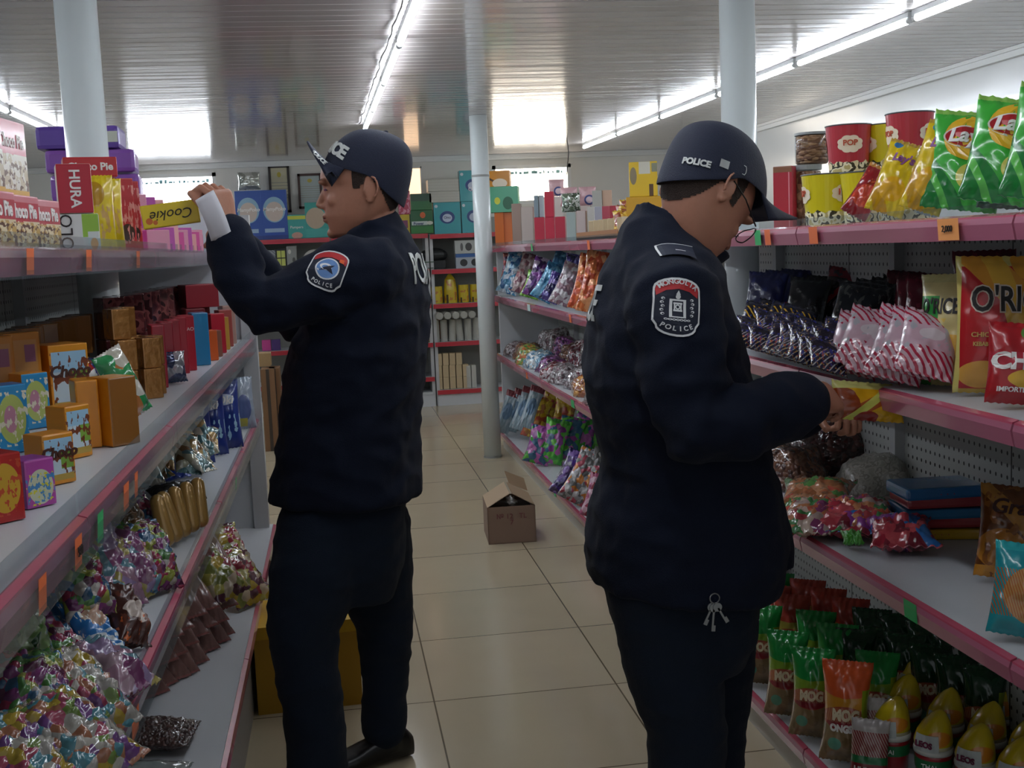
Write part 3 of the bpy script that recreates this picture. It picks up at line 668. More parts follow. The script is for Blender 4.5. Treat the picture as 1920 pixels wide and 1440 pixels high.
def hair(parent,Mx,lo=-.055,mid=.012):
    # cropped hair: the scalp below the cap, lifted a little off the skin
    inv=Mx.inverted(); me=parent.data; co=[inv@v.co for v in me.vertices]
    def ok(p):
        if p.z>.085 or p.z<lo-.02 or p.x>.042 or abs(p.y)>.0835 or p.x<-.11: return False
        if p.x<-.045: return p.z>lo+.012*noise.noise(p*60)
        if p.x<-.022: return p.z>lo+(mid-lo)*(p.x+.045)/.023
        return p.z>mid+(.0 if p.x<.02 else -.012)
    keep=[ok(p) for p in co]; idx={}; V=[]; Fc=[]
    for pl in me.polygons:
        if all(keep[k] for k in pl.vertices):
            f=[]
            for k in pl.vertices:
                if k not in idx: idx[k]=len(V); V.append(me.vertices[k].co+me.vertices[k].normal*.0016)
                f.append(idx[k])
            Fc.append(f)
    h=D.meshes.new('hair'); h.from_pydata([tuple(v) for v in V],[],Fc); h.materials.append(mat('cropped_hair','#3a2a22',rough=.8,bump=.6,bscale=400,vary=.5)); h.polygons.foreach_set('use_smooth',[True]*len(h.polygons)); return put('hair',h,parent)
bpL=bvh_of(pL); face(pL,HL,bpL); hair(pL,HL)
# back print and patch on the near sleeve
conform(text_mesh('POLICE',.115,bold=.0016,width=.62,space=1.05),jL,'lettering',bj,PL(715,505,3.12)+Vector((.94,-.34,0))*.19+Vector((.32,.94,0))*.05,Vector((.34,.94,-.03)),Vector((-.1,0,1)),silver,.003,.01,.12)
patch(jL,bj,PL(614,500,2.84),Vector((1,-.12,-.42)),Vector((.42,.5,1)),.088,.105,'round')
# ---------- officer with bent head (right) -----------------------------------
YR=2.45
PR=lambda x,y,d=YR: atY(x,y,d)
HR=Matrix.Translation(PR(1312,358,2.40))@Matrix.Rotation(math.radians(30),4,'Z')@Matrix.Rotation(math.radians(44),4,'Y')
b=MB(); make_head(b,HR)
seg_shape(b,[PR(1312,385,2.43),PR(1285,412,2.44),PR(1262,445,YR),PR(1250,490,YR)],[.056,.058,.062,.075])
b.loft(ringsPB([((1330,490),(1170,470),.14),((1340,560),(1140,560),.18),((1350,700),(1130,700),.17),((1360,820),(1150,820),.17),((1380,960),(1150,960),.18),((1370,1100),(1160,1100),.18)],YR))
seg_shape(b,[PR(1240,1120,2.38),PR(1265,1300,2.36),PR(1280,1600,2.38)],[.085,.058,.042])
seg_shape(b,[PR(1320,1120,2.52),PR(1330,1300,2.54),PR(1335,1590,2.56)],[.085,.058,.042])
sR=PR(1262,560,2.27); eR=PR(1300,800,2.20); wR=PR(1500,752,2.26)
seg_shape(b,[sR,eR],[.052,.042]); seg_shape(b,[eR,wR],[.042,.031])
h0=PR(1512,748,2.265); Mh=frame(h0,PR(1575,742,2.32)-h0,Vector((0,-.75,.65))); hand(b,Mh,1,curl=1.25,thumb=.3)
sF=PR(1270,560,2.64); eF=PR(1360,800,2.68); wF=PR(1520,775,2.56)
seg_shape(b,[sF,eF],[.052,.042]); seg_shape(b,[eF,wF],[.040,.030])
h1=PR(1535,773,2.55); Mh=frame(h1,PR(1600,772,2.44)-h1,Vector((0,.75,.6))); hand(b,Mh,-1,curl=1.2,thumb=.3)
me=remesh(b,'person',.0032,4,[skin]); pR=put('person',me); tag(pR,'officer with glasses and bent head looking at the yellow packet he holds','person')
b=MB()
b.loft(ringsPB([((1322,470),(1192,392),.085),((1335,495),(1172,425),.15),((1340,530),(1148,480),.20),((1348,575),(1120,550),.225),((1375,640),(1104,640),.225),((1390,700),(1101,700),.22),((1400,760),(1110,760),.215),((1420,820),(1125,820),.21),((1440,890),(1135,880),.215),((1452,950),(1114,950),.225),((1462,1010),(1106,1010),.23),((1450,1070),(1107,1066),.232),((1440,1092),(1112,1088),.23)],YR,p=2.3))
b.loft(ringsPB([((1320,500),(1200,430),.09),((1345,492),(1196,395),.086),((1362,484),(1192,381),.083),((1363,477),(1194,375),.082)],YR,p=2.1))
b.loft(ringsPB([((1440,880),(1380,880),.1),((1462,960),(1380,960),.1),((1478,1020),(1400,1020),.08),((1490,1062),(1410,1066),.06)],YR-.03,p=2.3))
seg_shape(b,[sR+Vector((0,.06,.02)),sR,PR(1275,650,2.24),PR(1285,730,2.22),eR,PR(1390,790,2.20),PR(1450,772,2.23),PR(1492,757,2.26),PR(1500,755,2.26)],[.09,.098,.090,.085,.078,.074,.068,.064,.062])
seg_shape(b,[sF,PR(1310,700,2.67),eF,PR(1450,785,2.62),PR(1502,776,2.57)],[.10,.085,.072,.062,.056])
jme=remesh(b,'jacket',.0075,5,[navy]); wrinkle(jme,.014,(8,8,12),11,[(eR,.2,.011,(16,0,12)),(PR(1320,700,2.25),.22,.008,(5,0,16)),(PR(1430,780,2.22),.16,.009,(18,0,4)),(PR(1250,950,2.25),.3,.004,(6,0,6))])
jR=put('jacket',jme,pR); bj=bvh_of(jR)
b=MB()
b.loft(ringsPB([((1410,1050),(1135,1050),.19),((1410,1120),(1140,1120),.19),((1402,1180),(1155,1180),.185),((1380,1230),(1190,1230),.16)],YR,p=2.4))
seg_shape(b,[PR(1240,1100,2.38),PR(1262,1250,2.37),PR(1288,1370,2.36),PR(1290,1480,2.36),PR(1288,1610,2.38),PR(1288,1640,2.38)],[.118,.105,.088,.083,.080,.078])
seg_shape(b,[PR(1325,1100,2.53),PR(1330,1250,2.55),PR(1330,1370,2.56),PR(1328,1480,2.56),PR(1328,1590,2.57),PR(1328,1610,2.57)],[.118,.105,.086,.080,.078,.076])
tme=remesh(b,'trousers',.0075,5,[navy2]); wrinkle(tme,.007,(7,7,14),19,[(PR(1290,1370,2.36),.2,.006,(3,0,16))])
put('trousers',tme,pR)
aN=PR(1280,1620,2.38); aF=PR(1335,1600,2.56)
shoe((.95,.2,0),Vector((aN.x,aN.y,0)),pR); shoe((.95,-.05,0),Vector((aF.x,aF.y,0)),pR)
HRC=HR@Matrix.Rotation(math.radians(-20),4,'Y')@Matrix.Translation((.018,0,-.010))@Matrix.Scale(1.07,4)
cap2,brim2=cap_mesh(HRC,'cap',pR,lift=.24,brim_drop=.052,bl=.120)
bc=bvh_eval(cap2)
# strap lettering at the back of the cap, buckle and loop
def on_cap(me,x,z,side,m,nm,off=.003):
    a=Vector((x,side,z)); 
    ang=math.atan2(side,x-.019); n=Vector((math.cos(ang),math.sin(ang),0)); u=Vector((0,0,1)).cross(n)*1.0
    return conform(me,cap2,nm,bc,HD(HRC,.019+.125*math.cos(ang),.09*math.sin(ang),z),HV(HRC,*u),HV(HRC,0,0,1),m,off,.008,.08)
on_cap(text_mesh('POLICE',.019,bold=.0009,width=.95),-.085,.032,-.060,silver,'lettering')
on_cap(flat_shape([(-.010,-.0085),(.010,-.0085),(.010,.0085),(-.010,.0085)]),-.035,.044,-.085,mat('buckle_metal','#cfd3d4',rough=.25,metal=.6),'buckle')
on_cap(ringmesh([(-.002,-.010),(.005,-.010),(.008,-.004),(.008,.004),(.005,.010),(-.002,.010)],[(-.002,-.0085),(.004,-.0085),(.0062,-.004),(.0062,.004),(.004,.0085),(-.002,.0085)]),.000,.050,-.087,silver,'strap_loop')
bpR=bvh_of(pR); face(pR,HR,bpR); hair(pR,HR,-.078,-.004)
fr=mat('glasses_frame','#141416',rough=.3); b=MB()
for s in (-1,1):
    b.tube([HD(HR,-.004,s*.087,.016),HD(HR,.05,s*.084,.016),HD(HR,.125,s*.066,.012)],.0016,6)
    b.tube([HD(HR,.143-.010*abs(math.cos(a))*(1 if math.cos(a)*s>0 else 0),s*.036+.028*math.cos(a),.002+.019*math.sin(a)) for a in [2*PI*k/20 for k in range(21)]],.0013,6)
b.tube([HD(HR,.145,-.009,.006),HD(HR,.150,0,.009),HD(HR,.145,.009,.006)],.0013,6)
g=b.build('glasses',fr,pR)
patch(jR,bj,PR(1280,577,2.14),Vector((1,.02,-.14)),Vector((.10,0,1)),.088,.112,'arms')
conform(text_mesh('POLICE',.11,bold=.0016,width=.62,space=1.05),jR,'lettering',bj,PR(1095,570,2.47)+Vector((0,.07,0)),Vector((.10,-1,.0)),Vector((.22,0,1)),silver,.003,.01,.15)
# shoulder slip with white edging
e=conform(flat_shape([(-.035,-.024),(.035,-.024),(.035,.024),(-.035,.024)]),jR,'shoulder_slip',bj,PR(1275,462,2.26),Vector((1,.1,-.35)),Vector((0,.75,.9)),mat('slip_navy','#1a2338',rough=.7),.006,.01,.15)
def slip(pts): conform(flat_shape(pts),e,'slip_edging',bj,PR(1275,462,2.26),Vector((1,.1,-.35)),Vector((0,.75,.9)),white_th,.0066,.01,.15)
slip([(-.035,-.024),(-.032,-.024),(-.032,.024),(-.035,.024)]); slip([(-.035,.0225),(.035,.0225),(.035,.024),(-.035,.024)]); slip([(-.005,-.004),(.015,-.004),(.015,-.001),(-.005,-.001)])
# keys on the belt
k0=PR(1340,1122,2.19); kr=tag(empty('key_ring',k0),"bunch of silver keys hanging at the bent officer's hip",'keys')
km=mat('key_metal','#8f9294',rough=.3,metal=.9)
MB().tube([Vector((.010*math.cos(a),0,.0+.010*math.sin(a))) for a in [2*PI*i/16 for i in range(17)]],.0014,6).build('ring',km,kr)
for i,(a,L) in enumerate([(-.5,.05),(.1,.06),(.45,.05)]):
    mx=Matrix.Translation((0,.002*i,-.008))@Matrix.Rotation(a,4,'Y'); b=MB(); b.box((-.002,-.001,-L),(.002,.001,-.014),0,mx)
    b.loft([[mx@Vector((.009*math.cos(t),d,-.012+.009*math.sin(t))) for t in [2*PI*j/14 for j in range(14)]] for d in (-.001,.001)]); b.box((.002,-.001,-L),(.006,.001,-L+.012),0,mx)
    b.build('key',km,kr)
# ================= goods =================================================
def bevel_box(w,d,h,r=.003,name='carton',mats=(),frontart=False):
    bm=bmesh.new(); bmesh.ops.create_cube(bm,size=1)
    for v in bm.verts: v.co=Vector((v.co.x*w,v.co.y*d,(v.co.z+.5)*h))
    bmesh.ops.bevel(bm,geom=bm.edges[:],offset=r,segments=2,affect='EDGES',profile=.6)
    me=D.meshes.new(name); bm.to_mesh(me); bm.free()
    for m in mats: me.materials.append(m)
    if len(mats)>1:
        for p in me.polygons: p.material_index=1 if abs(p.normal.y)>.9 else 0
    return me
class Bag:
    """pillow pack standing on z=0, front faces -y"""
    def __init__(s,w,h,t,seed=0,nx=18,nz=24,seal=.055,wr=.012,slump=0,lump=0,lf=30,p=2.4,flare=.04):
        s.w,s.h,s.t,s.seed,s.nx,s.nz,s.seal,s.wr,s.slump,s.lump,s.lf,s.p,s.flare=w,h,t,seed,nx,nz,seal,wr,slump,lump,lf,p,flare
    def pt(s,u,v,side):
        # u,v in 0..1 ; side -1 front, +1 back
        sv=min(1,max(0,(v-s.seal)/(1-2*s.seal))); a=abs(2*u-1); c=abs(2*sv-1)
        T=(max(0,1-a**s.p))**.62*(max(0,1-c**(s.p+.6)))**.55
        T*=1-.25*s.slump*(sv-.3)
        inseal=v<s.seal or v>1-s.seal
        x=(u-.5)*s.w*(1-s.flare*(1-c*c)*1.6); z=v*s.h
        q=Vector((u*6+s.seed*3.1,v*7,side*3+s.seed))
        wv=noise.noise(q)*s.wr*T+ s.wr*.55*math.sin((u*31+noise.noise(q)*3+s.seed))*(c**6)*(1-.0*a)*(1 if not inseal else .25)*(1-a**8)
        l=0
        if s.lump:
            l=s.lump*(abs(noise.noise(Vector((x*s.lf,z*s.lf,side*2+s.seed))))*1.6-.3)*min(1,T*2)
        y=side*(s.t/2*T+.0012)+wv*(1)*.6+l*side
        if inseal: y=side*.0012+.25*s.wr*math.sin(u*40+s.seed)
        return Vector((x,y,z))
    def front(s,x,z):
        v=min(.995,max(.005,z/s.h)); sv=min(1,max(0,(v-s.seal)/(1-2*s.seal))); c=abs(2*sv-1)
        u=x/(s.w*(1-s.flare*(1-c*c)*1.6))+.5; return s.pt(min(.999,max(.001,u)),v,-1)
    def mesh(s,name,mats):
        mb=MB(); nx,nz=s.nx,s.nz
        for sd in (-1,1):
            b=len(mb.v)
            for k in range(nz+1):
                for j in range(nx+1):
                    p=s.pt(j/nx,k/nz,sd)
                    if k in (0,nz) and j%2: p.z+=(-1 if k==nz else 1)*.002
                    mb.v.append(p)
            for k in range(nz):
                for j in range(nx):
                    a=b+k*(nx+1)+j; q=(a,a+1,a+nx+2,a+nx+1); mb.f.append(q if sd<0 else q[::-1]); mb.m.append(0)
        # close rim
        n=(nx+1)*(nz+1)
        def E(i,j): mb.f.append((i,i+n,j+n,j)); mb.m.append(0)
        for j in range(nx): E(j+1,j); E(nz*(nx+1)+j,nz*(nx+1)+j+1)
        for k in range(nz): E(k*(nx+1),(k+1)*(nx+1)); E((k+1)*(nx+1)+nx,k*(nx+1)+nx)
        return mb.mesh(name,mats,True)
    def print(s,me0,parent,cx,cz,m,name='lettering',off=.0012,rot=0,step=.03):
        me=me0.copy(); bm=bmesh.new(); bm.from_mesh(me); bmesh.ops.triangulate(bm,faces=bm.faces); chop(bm,step); c,sn=math.cos(rot),math.sin(rot)
        for w in bm.verts:
            x=cx+w.co.x*c-w.co.y*sn; z=cz+w.co.x*sn+w.co.y*c; p=s.front(x,z); w.co=Vector((x,p.y-off-w.co.z,z))
        bm.to_mesh(me); bm.free(); me.materials.clear(); me.materials.append(m); return put(name,me,parent)
whitep=mat('print_white','#ece8e4',rough=.45); blackp=mat('print_black','#1c1614',rough=.45); redp=mat('print_red','#b4202a',rough=.4); yellowp=mat('print_yellow','#e8b820',rough=.4); bluep=mat('print_blue','#1e3a8c',rough=.4); brownp=mat('print_brown','#4a2416',rough=.5); pinkp=mat('print_pink','#d8607c',rough=.5); greenp=mat('print_green','#2f8a3c',rough=.5)
ORD=['nearest','second nearest','third nearest','fourth nearest','fifth nearest','sixth nearest','seventh nearest','eighth nearest','ninth nearest','tenth nearest']
rnd=random.Random(11)
RX=PI/2    # front faces +x  (goods on the left unit)
LX=-PI/2   # front faces -x  (goods on the right unit)
def carton(name,w,d,h,side,front,text=None,tsize=.03,tm=None,tz=.7,label='',cat='box',group=None,r=.003,trot=0,**k):
    me=bevel_box(w,d,h,r,name,[side,front])
    o=put(name,me)
    tag(o,label,cat,group)
    if text: lettering(text,o,(0,-d/2-.0008,h*tz),tsize,tm or whitep,rot=(PI/2,trot,0) if not trot else (PI/2,trot,0),**k)
    return o
def at(o,x,y,z,rz=0,tilt=0,roll=0):
    o.location=(x,y,z); o.rotation_euler=(tilt,roll,rz); return o
def clone(o,x,y,z,rz,label,tilt=0,roll=0,group=None,scale=None): return dup(o,(x,y,z),(tilt,roll,rz),label,group,scale)
def W(px,y): return px*y/F            # pixel length at depth y -> metres
def onz(px,py,z): return atZ(px,py,z)
LAST=[None]
def stand(o,px,py,z,rz=0,tilt=0,roll=0):
    p=atZ(px,py,z); at(o,p.x,p.y,z,rz,tilt,roll); return o
ART={}
def cart(px0,px1,pt,pb,z,side,front,label,rz=0,d=None,x=None,y=None,name='carton',text=None,tm=None,tz=.6,ts=None,group=None,cat='box',dz=0,**k):
    """carton from its outline in the picture: foot on height z (or at given x / y plane)"""
    cx=(px0+px1)/2
    p=atZ(cx,pb,z) if x is None and y is None else (atX(cx,pb,x) if x is not None else atY(cx,pb,y))
    Y=p.y; w_=W(px1-px0,Y); h_=W(pb-pt,Y); d=d or w_*.8
    if isinstance(side,str): side=mat('card_'+side[1:],side,rough=.32,coat=.4)
    if isinstance(front,str): front=mat('card_'+front[1:],front,rough=.32,coat=.4)
    o=carton(name,w_,d,h_,side,front,label=label,cat=cat,group=group,r=min(.003,w_*.08),text=text,tsize=ts or w_*.3,tm=tm,tz=tz,**k)
    zz=z if z is not None else p.z
    at(o,p.x,p.y+d/2,zz+dz+.0006,rz); o['_y']=Y; LAST[0]=(p.x,p.y+d/2,zz+dz+h_,w_,h_,d); return o
def rm(o):
    if '_y' in o: del o['_y']
# ---- LEFT UNIT, TOP SHELF ----------------------------------------------------
ZT=1.4755
choc=art('choco_front','#c23344',[('r',0,1,0,.48,'#c9a45a'),('n',7,.50,0,.50,'#e6d5b0'),('n',9,.56,0,.46,'#5d3220'),('r',0,1,.86,1,'#d9808a')],bump=.1)
chos=mat('choco_side','#b8202c',rough=.3,coat=.4)
choc2=art('choco_front_pale','#cf6b7c',[('r',0,1,0,.55,'#cfc0a4'),('n',7,.50,0,.56,'#ece6da'),('n',9,.57,0,.5,'#6b4634'),('r',0,1,0,.09,'#e2b14a')],bump=.1)
c0=None
for i,y in enumerate([1.62,1.775,1.93,2.085,2.245]):
    lb='red chocolate biscuit carton, bottom row, upper left shelf, %s one'%ORD[i]
    if c0 is None: c0=carton('biscuit_carton',.148,.06,.087,chos,choc,'Choco Pie',.032,None,.68,lb,'box','red chocolate biscuit cartons in the bottom row',bold=.001,width=.85); at(c0,-.535,y,ZT,RX-.12)
    else: clone(c0,-.535,y,ZT,RX-.12,lb)
c1=None
for i,y in enumerate([1.53,1.685,1.84,1.99,2.145]):
    lb='pale red biscuit carton standing on the red ones, upper left shelf, %s one'%ORD[i]
    if c1 is None: c1=carton('biscuit_carton',.145,.05,.130,chos,choc2,'Choco Pie',.031,None,.72,lb,'box','pale red biscuit cartons in the upper row',bold=.001,width=.85); at(c1,-.555,y,ZT+.088,RX-.1)
    else: clone(c1,-.555,y,ZT+.088,RX-.1,lb)
solo=carton('snack_carton',.085,.06,.076,mat('pale_grey_card','#c9c8c4',rough=.4),art('solo_front','#d5d4d0',[('r',.60,1,.35,1,'#8fb83c'),('r',.72,1,.0,.5,'#cfd4d0'),('d',.86,.16,.09,.16,'#e39a3c')],bump=0),'OLO',.036,blackp,.5,'white snack carton with a green corner under the crimson wafer carton','box',trot=-PI/2)
at(solo,-.535,2.66,ZT,math.radians(10))
for c in kids(solo): c.location.x=-.022
hura=carton('wafer_carton',.070,.08,.104,mat('cream_card','#cdb9a8',rough=.4),mat('crimson_card','#b3182f',rough=.3,coat=.5),'HURA',.030,whitep,.5,'crimson wafer carton standing on top of the white snack carton','box',trot=PI/2,bold=.0006)
at(hura,-.540,2.67,ZT+.0775,math.radians(14))
redflat=carton('biscuit_carton',.13,.10,.05,chos,mat('red_card','#b82026',rough=.35,coat=.4),'Choco Pie',.026,whitep,.5,'red chocolate biscuit carton lying across behind the crimson carton','box',bold=.0008); at(redflat,-.605,3.20,ZT+.190,math.radians(14))
sup=carton('biscuit_carton',.12,.09,.188,mat('red_card2','#a81f28'),mat('red_card3','#a3202a'),None,label='plain red carton under the lying chocolate biscuit carton'); at(sup,-.61,3.21,ZT,math.radians(14))
yb=Bag(.072,.175,.035,seed=4,wr=.006); ybm=art('yellow_bag','#d9bd1e',[('d',.4,.75,.3,.16,'#b88a18'),('n',6,.55,0,.6,'#c9a05a'),('r',0,.25,.0,.35,'#7c6c2a')])
o=put('snack_bag',yb.mesh('snack_bag',[ybm])); tag(o,'slim yellow snack bag standing just right of the crimson carton','bag'); at(o,-.535,2.90,ZT,math.radians(15))
clone(o,-.535,3.02,ZT,math.radians(25),'second slim yellow snack bag, between its twin and the red packs')
rp=carton('biscuit_pack',.042,.06,.185,mat('red_gloss','#b32428',rough=.25,coat=.6),art('redpack','#b8262b',[('d',.5,.25,.4,.12,'#3a211c'),('n',6,.56,.1,.9,'#d98a80')]),label='tall red biscuit pack standing beside the yellow bags',cat='box'); at(rp,-.525,3.19,ZT,math.radians(22))
clone(rp,-.530,3.31,ZT,math.radians(22),'tall red biscuit pack, second from the yellow bags'); clone(rp,-.55,3.44,ZT,math.radians(26),'tall red biscuit pack farthest from the yellow bags',scale=(1,1,.96))
pur=mat('purple_tub','#5c3f96',rough=.35,coat=.3); pur2=mat('violet_tub','#7d4a9e',rough=.35,coat=.3)
pb=carton('storage_tub',.26,.20,.075,pur,pur,label='violet plastic tub behind the left column, top of the stack',cat='box',r=.014); at(pb,-.80,4.15,ZT+.345,.05)
MB().box((.085,-.1015,.02),(.125,-.1005,.055)).build('barcode_label',mat('label_card','#b9bcae'),pb)
pc=carton('storage_tub',.28,.20,.075,pur2,pur2,label='purple plastic tub behind the left column, second from the top',cat='box',r=.014); at(pc,-.77,4.15,ZT+.268,.1)
for i in range(3): clone(pc,-.77+.004*i,4.16,ZT+.001+.088*i,.1,'purple plastic tub behind the left column, %s of the stack'%['at the foot','second from the foot','in the middle'][i],scale=(1,1,1.15))
pk=[mat('pk1','#c9468c',rough=.3,coat=.4),art('pinkstripe','#d9a7b5',[('w',9,6,.4,0,1,'#c23c78')],bump=0),mat('pk3','#b04a9c',rough=.4),mat('pk4','#d99a9a',rough=.4)]
for i in range(9):
    y=3.60+i*.115; m=pk[(i*7)%4]; o=carton('wafer_pack',.085,.06,.062+.010*(i%3),m,pk[(i*5+1)%4],label='small pink wafer pack in the lower row below the held cookie carton',group='lower pink wafer packs on the upper left shelf',cat='box'); at(o,-.52,y,ZT,RX-.7+rnd.uniform(-.2,.2))
for i in range(5):
    y=3.60+i*.2
    s_=carton('wafer_pack',.10,.08,.12,pk[3],pk[2],label='tall pink pack standing in the rear row of the upper left shelf',group='rear pink packs on the upper left shelf',cat='box'); at(s_,-.66,y,ZT,.6)
    o=carton('wafer_pack',.12,.07,.07,pk[(i*3+2)%4],pk[(i*5+3)%4],label='pink or lilac pack lying on the rear row of the upper left shelf',group='upper pink packs on the upper left shelf',cat='box'); at(o,-.655,y,ZT+.121,.6)
pinkend=carton('biscuit_carton',.09,.06,.068,mat('magenta_card','#c2387c',rough=.3),art('magcard','#c63a80',[('d',.5,.5,.25,.32,'#c98a4a')],bump=0),label='magenta carton at the far corner of the upper left shelf, below the hand'); at(pinkend,-.535,4.66,ZT,math.radians(25))
# held cookie box and sheet of paper
p=atY(320,402,2.98); ck=tag(empty('cookie_carton',p),'yellow cookie carton held upside down by the reaching officer','box')
mx=bevel_box(.135,.05,.056,.003,'carton_body',[mat('cookie_side','#cdb01c',rough=.35),art('cookie_front','#dcc21c',[('d',.12,.3,.06,.14,'#c8641c'),('d',.22,.22,.04,.1,'#c8641c')],bump=0)])
put('carton_body',mx,ck,loc=(0,0,-.028)); lettering('Cookie',ck,(.004,-.0256,0),.034,blackp,rot=(PI/2,PI,0),shear=.3)
ck.rotation_euler=(0,math.radians(-6),math.radians(6))
a=atY(366,376,2.86); b_=atY(400,356,2.86); c_=atY(436,444,2.88); d_=atY(396,452,2.88); g=bmesh.new(); n=10; gr_=[]
for k in range(n+1):
    t=k/n; v=Vector((.004*math.sin(t*PI),-.008*math.sin(t*PI),0)); gr_.append([g.verts.new(a.lerp(b_,q/4).lerp(d_.lerp(c_,q/4),t)+v+Vector((0,-.006*math.sin(q/4*PI),0))) for q in range(5)])
for k in range(n):
    for q in range(4): g.faces.new((gr_[k][q],gr_[k][q+1],gr_[k+1][q+1],gr_[k+1][q]))
me=D.meshes.new('paper_sheet'); g.to_mesh(me); g.free(); me.materials.append(mat('paper_white','#cfcfd6',rough=.6)); me.polygons.foreach_set('use_smooth',[True]*len(me.polygons))
o=put('paper_sheet',me); so=o.modifiers.new('t','SOLIDIFY'); so.thickness=.0008; tag(o,'white paper slip gripped in the raised hand of the reaching officer','paper')
# ---- LEFT UNIT, MIDDLE SHELF (z 1.115) ---------------------------------------
ZM=1.1155
gold=mat('gold_card','#d98a18',rough=.3,coat=.4); goldd=mat('gold_dark_card','#8c5a22',rough=.3,coat=.5)
gpic=art('gold_picture','#d98f22',[('r',.06,.94,.08,.9,'#c4d4dc'),('r',.06,.94,.62,.9,'#9cc4dc'),('r',.55,.94,.3,.62,'#7ea843'),('n',5,.56,.1,.9,'#7a4028'),('r',.06,.94,.08,.2,'#b89a48')],bump=.05)
bpic=art('blue_picture','#2f8ec2',[('d',.5,.5,.42,.36,'#b9c46a'),('d',.45,.5,.2,.2,'#c98aa0'),('n',6,.58,.1,.9,'#e8dfc8')],bump=.05)
ppic=art('purple_picture','#b04aa0',[('d',.5,.42,.42,.36,'#c9cfb0'),('n',6,.55,.1,.7,'#4a8ac0'),('n',8,.6,.05,.7,'#d8d23c')],bump=.05)
rpic=art('red_picture','#b0201c',[('d',.5,.5,.42,.36,'#c99c2c'),('n',6,.58,.1,.9,'#c24a2c')],bump=.05)
bluec=mat('blue_card','#1e6fa8',rough=.3,coat=.4); purc=mat('purple_card','#9a3f9c',rough=.3,coat=.4); redc=mat('red_card_b','#a31c18',rough=.3,coat=.4)
K=dict(name='biscuit_carton')
def rot(o,rz,dx=0,dy=0): o.rotation_euler.z=rz; o.location.x+=dx; o.location.y+=dy; return o
rot(cart(-50,22,858,985,ZM,redc,rpic,'red and yellow pictured biscuit carton at the bottom left shelf edge',d=.05,**K),.75)
rot(cart(22,82,866,955,ZM,purc,ppic,'purple and white pictured biscuit carton at the shelf edge',d=.05,**K),.8)
o=rot(cart(58,122,818,912,ZM,gold,gpic,'gold biscuit carton with a nut picture standing at the shelf edge',d=.05,text='Choco',tm=brownp,tz=.62,ts=.022,shear=.2,bold=.0008,**K),.8)
rot(cart(100,155,765,862,ZM,gold,gpic,'gold biscuit carton with a picture left of the two plain gold ones',d=.05,**K),.9)
rot(cart(138,178,718,842,ZM,gold,gold,'plain gold carton showing its narrow side, left of its twin',d=.07,**K),.35)
rot(cart(182,240,712,838,ZM,gold,goldd,'plain gold carton with a dim picture, right of its twin',d=.07,**K),.75)
rot(cart(-20,38,728,852,ZM,bluec,bpic,'blue pictured biscuit carton at the left edge of the picture',d=.06,**K),.6)
rot(cart(28,78,705,806,ZM,gold,bpic,'gold carton with a pale blue picture right of the blue one',d=.06,**K),.7)
o=cart(72,146,652,782,ZM,gold,gpic,'large gold biscuit carton with a white pictured front behind the edge row',d=.10,text='Choco',tm=brownp,tz=.62,ts=.034,shear=.2,bold=.0012,**K); rot(o,.65)
gd=carton('biscuit_carton',.06,.08,.085,goldd,goldd,label='dark gold carton in the lower rear row, middle left shelf',group='lower dark gold cartons'); at(gd,-.74,2.42,ZM,.6)
for i in range(1,11): clone(gd,-.74+.012*(i%2),2.42+.105*i,ZM,.6+rnd.uniform(-.08,.08),gd['label'])
gu=carton('biscuit_carton',.055,.07,.105,mat('gold_dim_card','#7a4c20',rough=.25,coat=.6),goldd,label='dark gold carton in the upper rear row, middle left shelf',group='upper dark gold cartons'); at(gu,-.72,2.72,ZM+.086,.6)
for i in range(1,9): clone(gu,-.72+.012*(i%2),2.72+.095*i,ZM+.086,.6+rnd.uniform(-.08,.08),gu['label'])
gt=art('goldtop','#b97420',[('r',.1,.9,.15,.85,'#b9824a'),('r',.55,.85,.4,.75,'#8a5470')],bump=0)
top3=carton('biscuit_carton',.075,.06,.105,gold,gt,label='gold carton with a pink patch on the dark gold row, rightmost of three'); at(top3,-.675,2.63,ZM+.086,.6)
clone(top3,-.70,2.52,ZM+.086,.6,'gold carton on the dark gold row, middle of three'); clone(top3,-.73,2.41,ZM+.086,.6,'gold carton on the dark gold row, cut by the picture edge')
bronze=mat('bronze_foil','#a8743a',rough=.22,metal=.35,coat=.6,bump=.4,bscale=50)
bz=carton('wafer_pack',.045,.055,.073,bronze,bronze,label='shiny bronze wrapped wafer pack in the stack before the red cartons',group='shiny bronze wafer packs'); at(bz,-.455,2.94,ZM,.5)
for (x,y,z) in [(-.505,2.90,0),(-.46,3.03,0),(-.51,2.99,0),(-.455,2.95,1),(-.505,2.91,1),(-.46,3.035,1),(-.51,3.0,1),(-.52,3.09,0),(-.52,3.09,1),(-.52,2.93,2),(-.525,3.04,2)]: clone(bz,x,y,ZM+z*.0737,.5+rnd.uniform(-.08,.08),bz['label'])
def heap(name,cx,cy,cz,rx,ry,rz,m,label,cat='sweets',lf=60,lump=.02,seed=0,rot=0,group=None,nu=36,nv=12,lf2=14):
    mb=MB(); rings=[]
    for k in range(nv+1):
        t=k/nv; ring=[]
        for j in range(nu):
            a=2*PI*j/nu; r=math.cos(t*PI/2)**.7+.001; h=math.sin(t*PI/2)
            q=Vector((math.cos(a)*rx*r,math.sin(a)*ry*r,rz*h)); nn=abs(noise.noise(Vector((q.x*lf+seed,q.y*lf,q.z*lf))))
            q*=1+.22*noise.noise(q*lf2+Vector((seed,0,0))); q+=q.normalized()*lump*(nn-.3) if q.length>0 else q; q.z=max(q.z,0); ring.append(q)
        rings.append(ring)
    mb.loft(rings); me=mb.mesh(name,[m],True); o=put(name,me,None,(cx,cy,cz),(0,0,rot)); tag(o,label,cat,group)
    return o
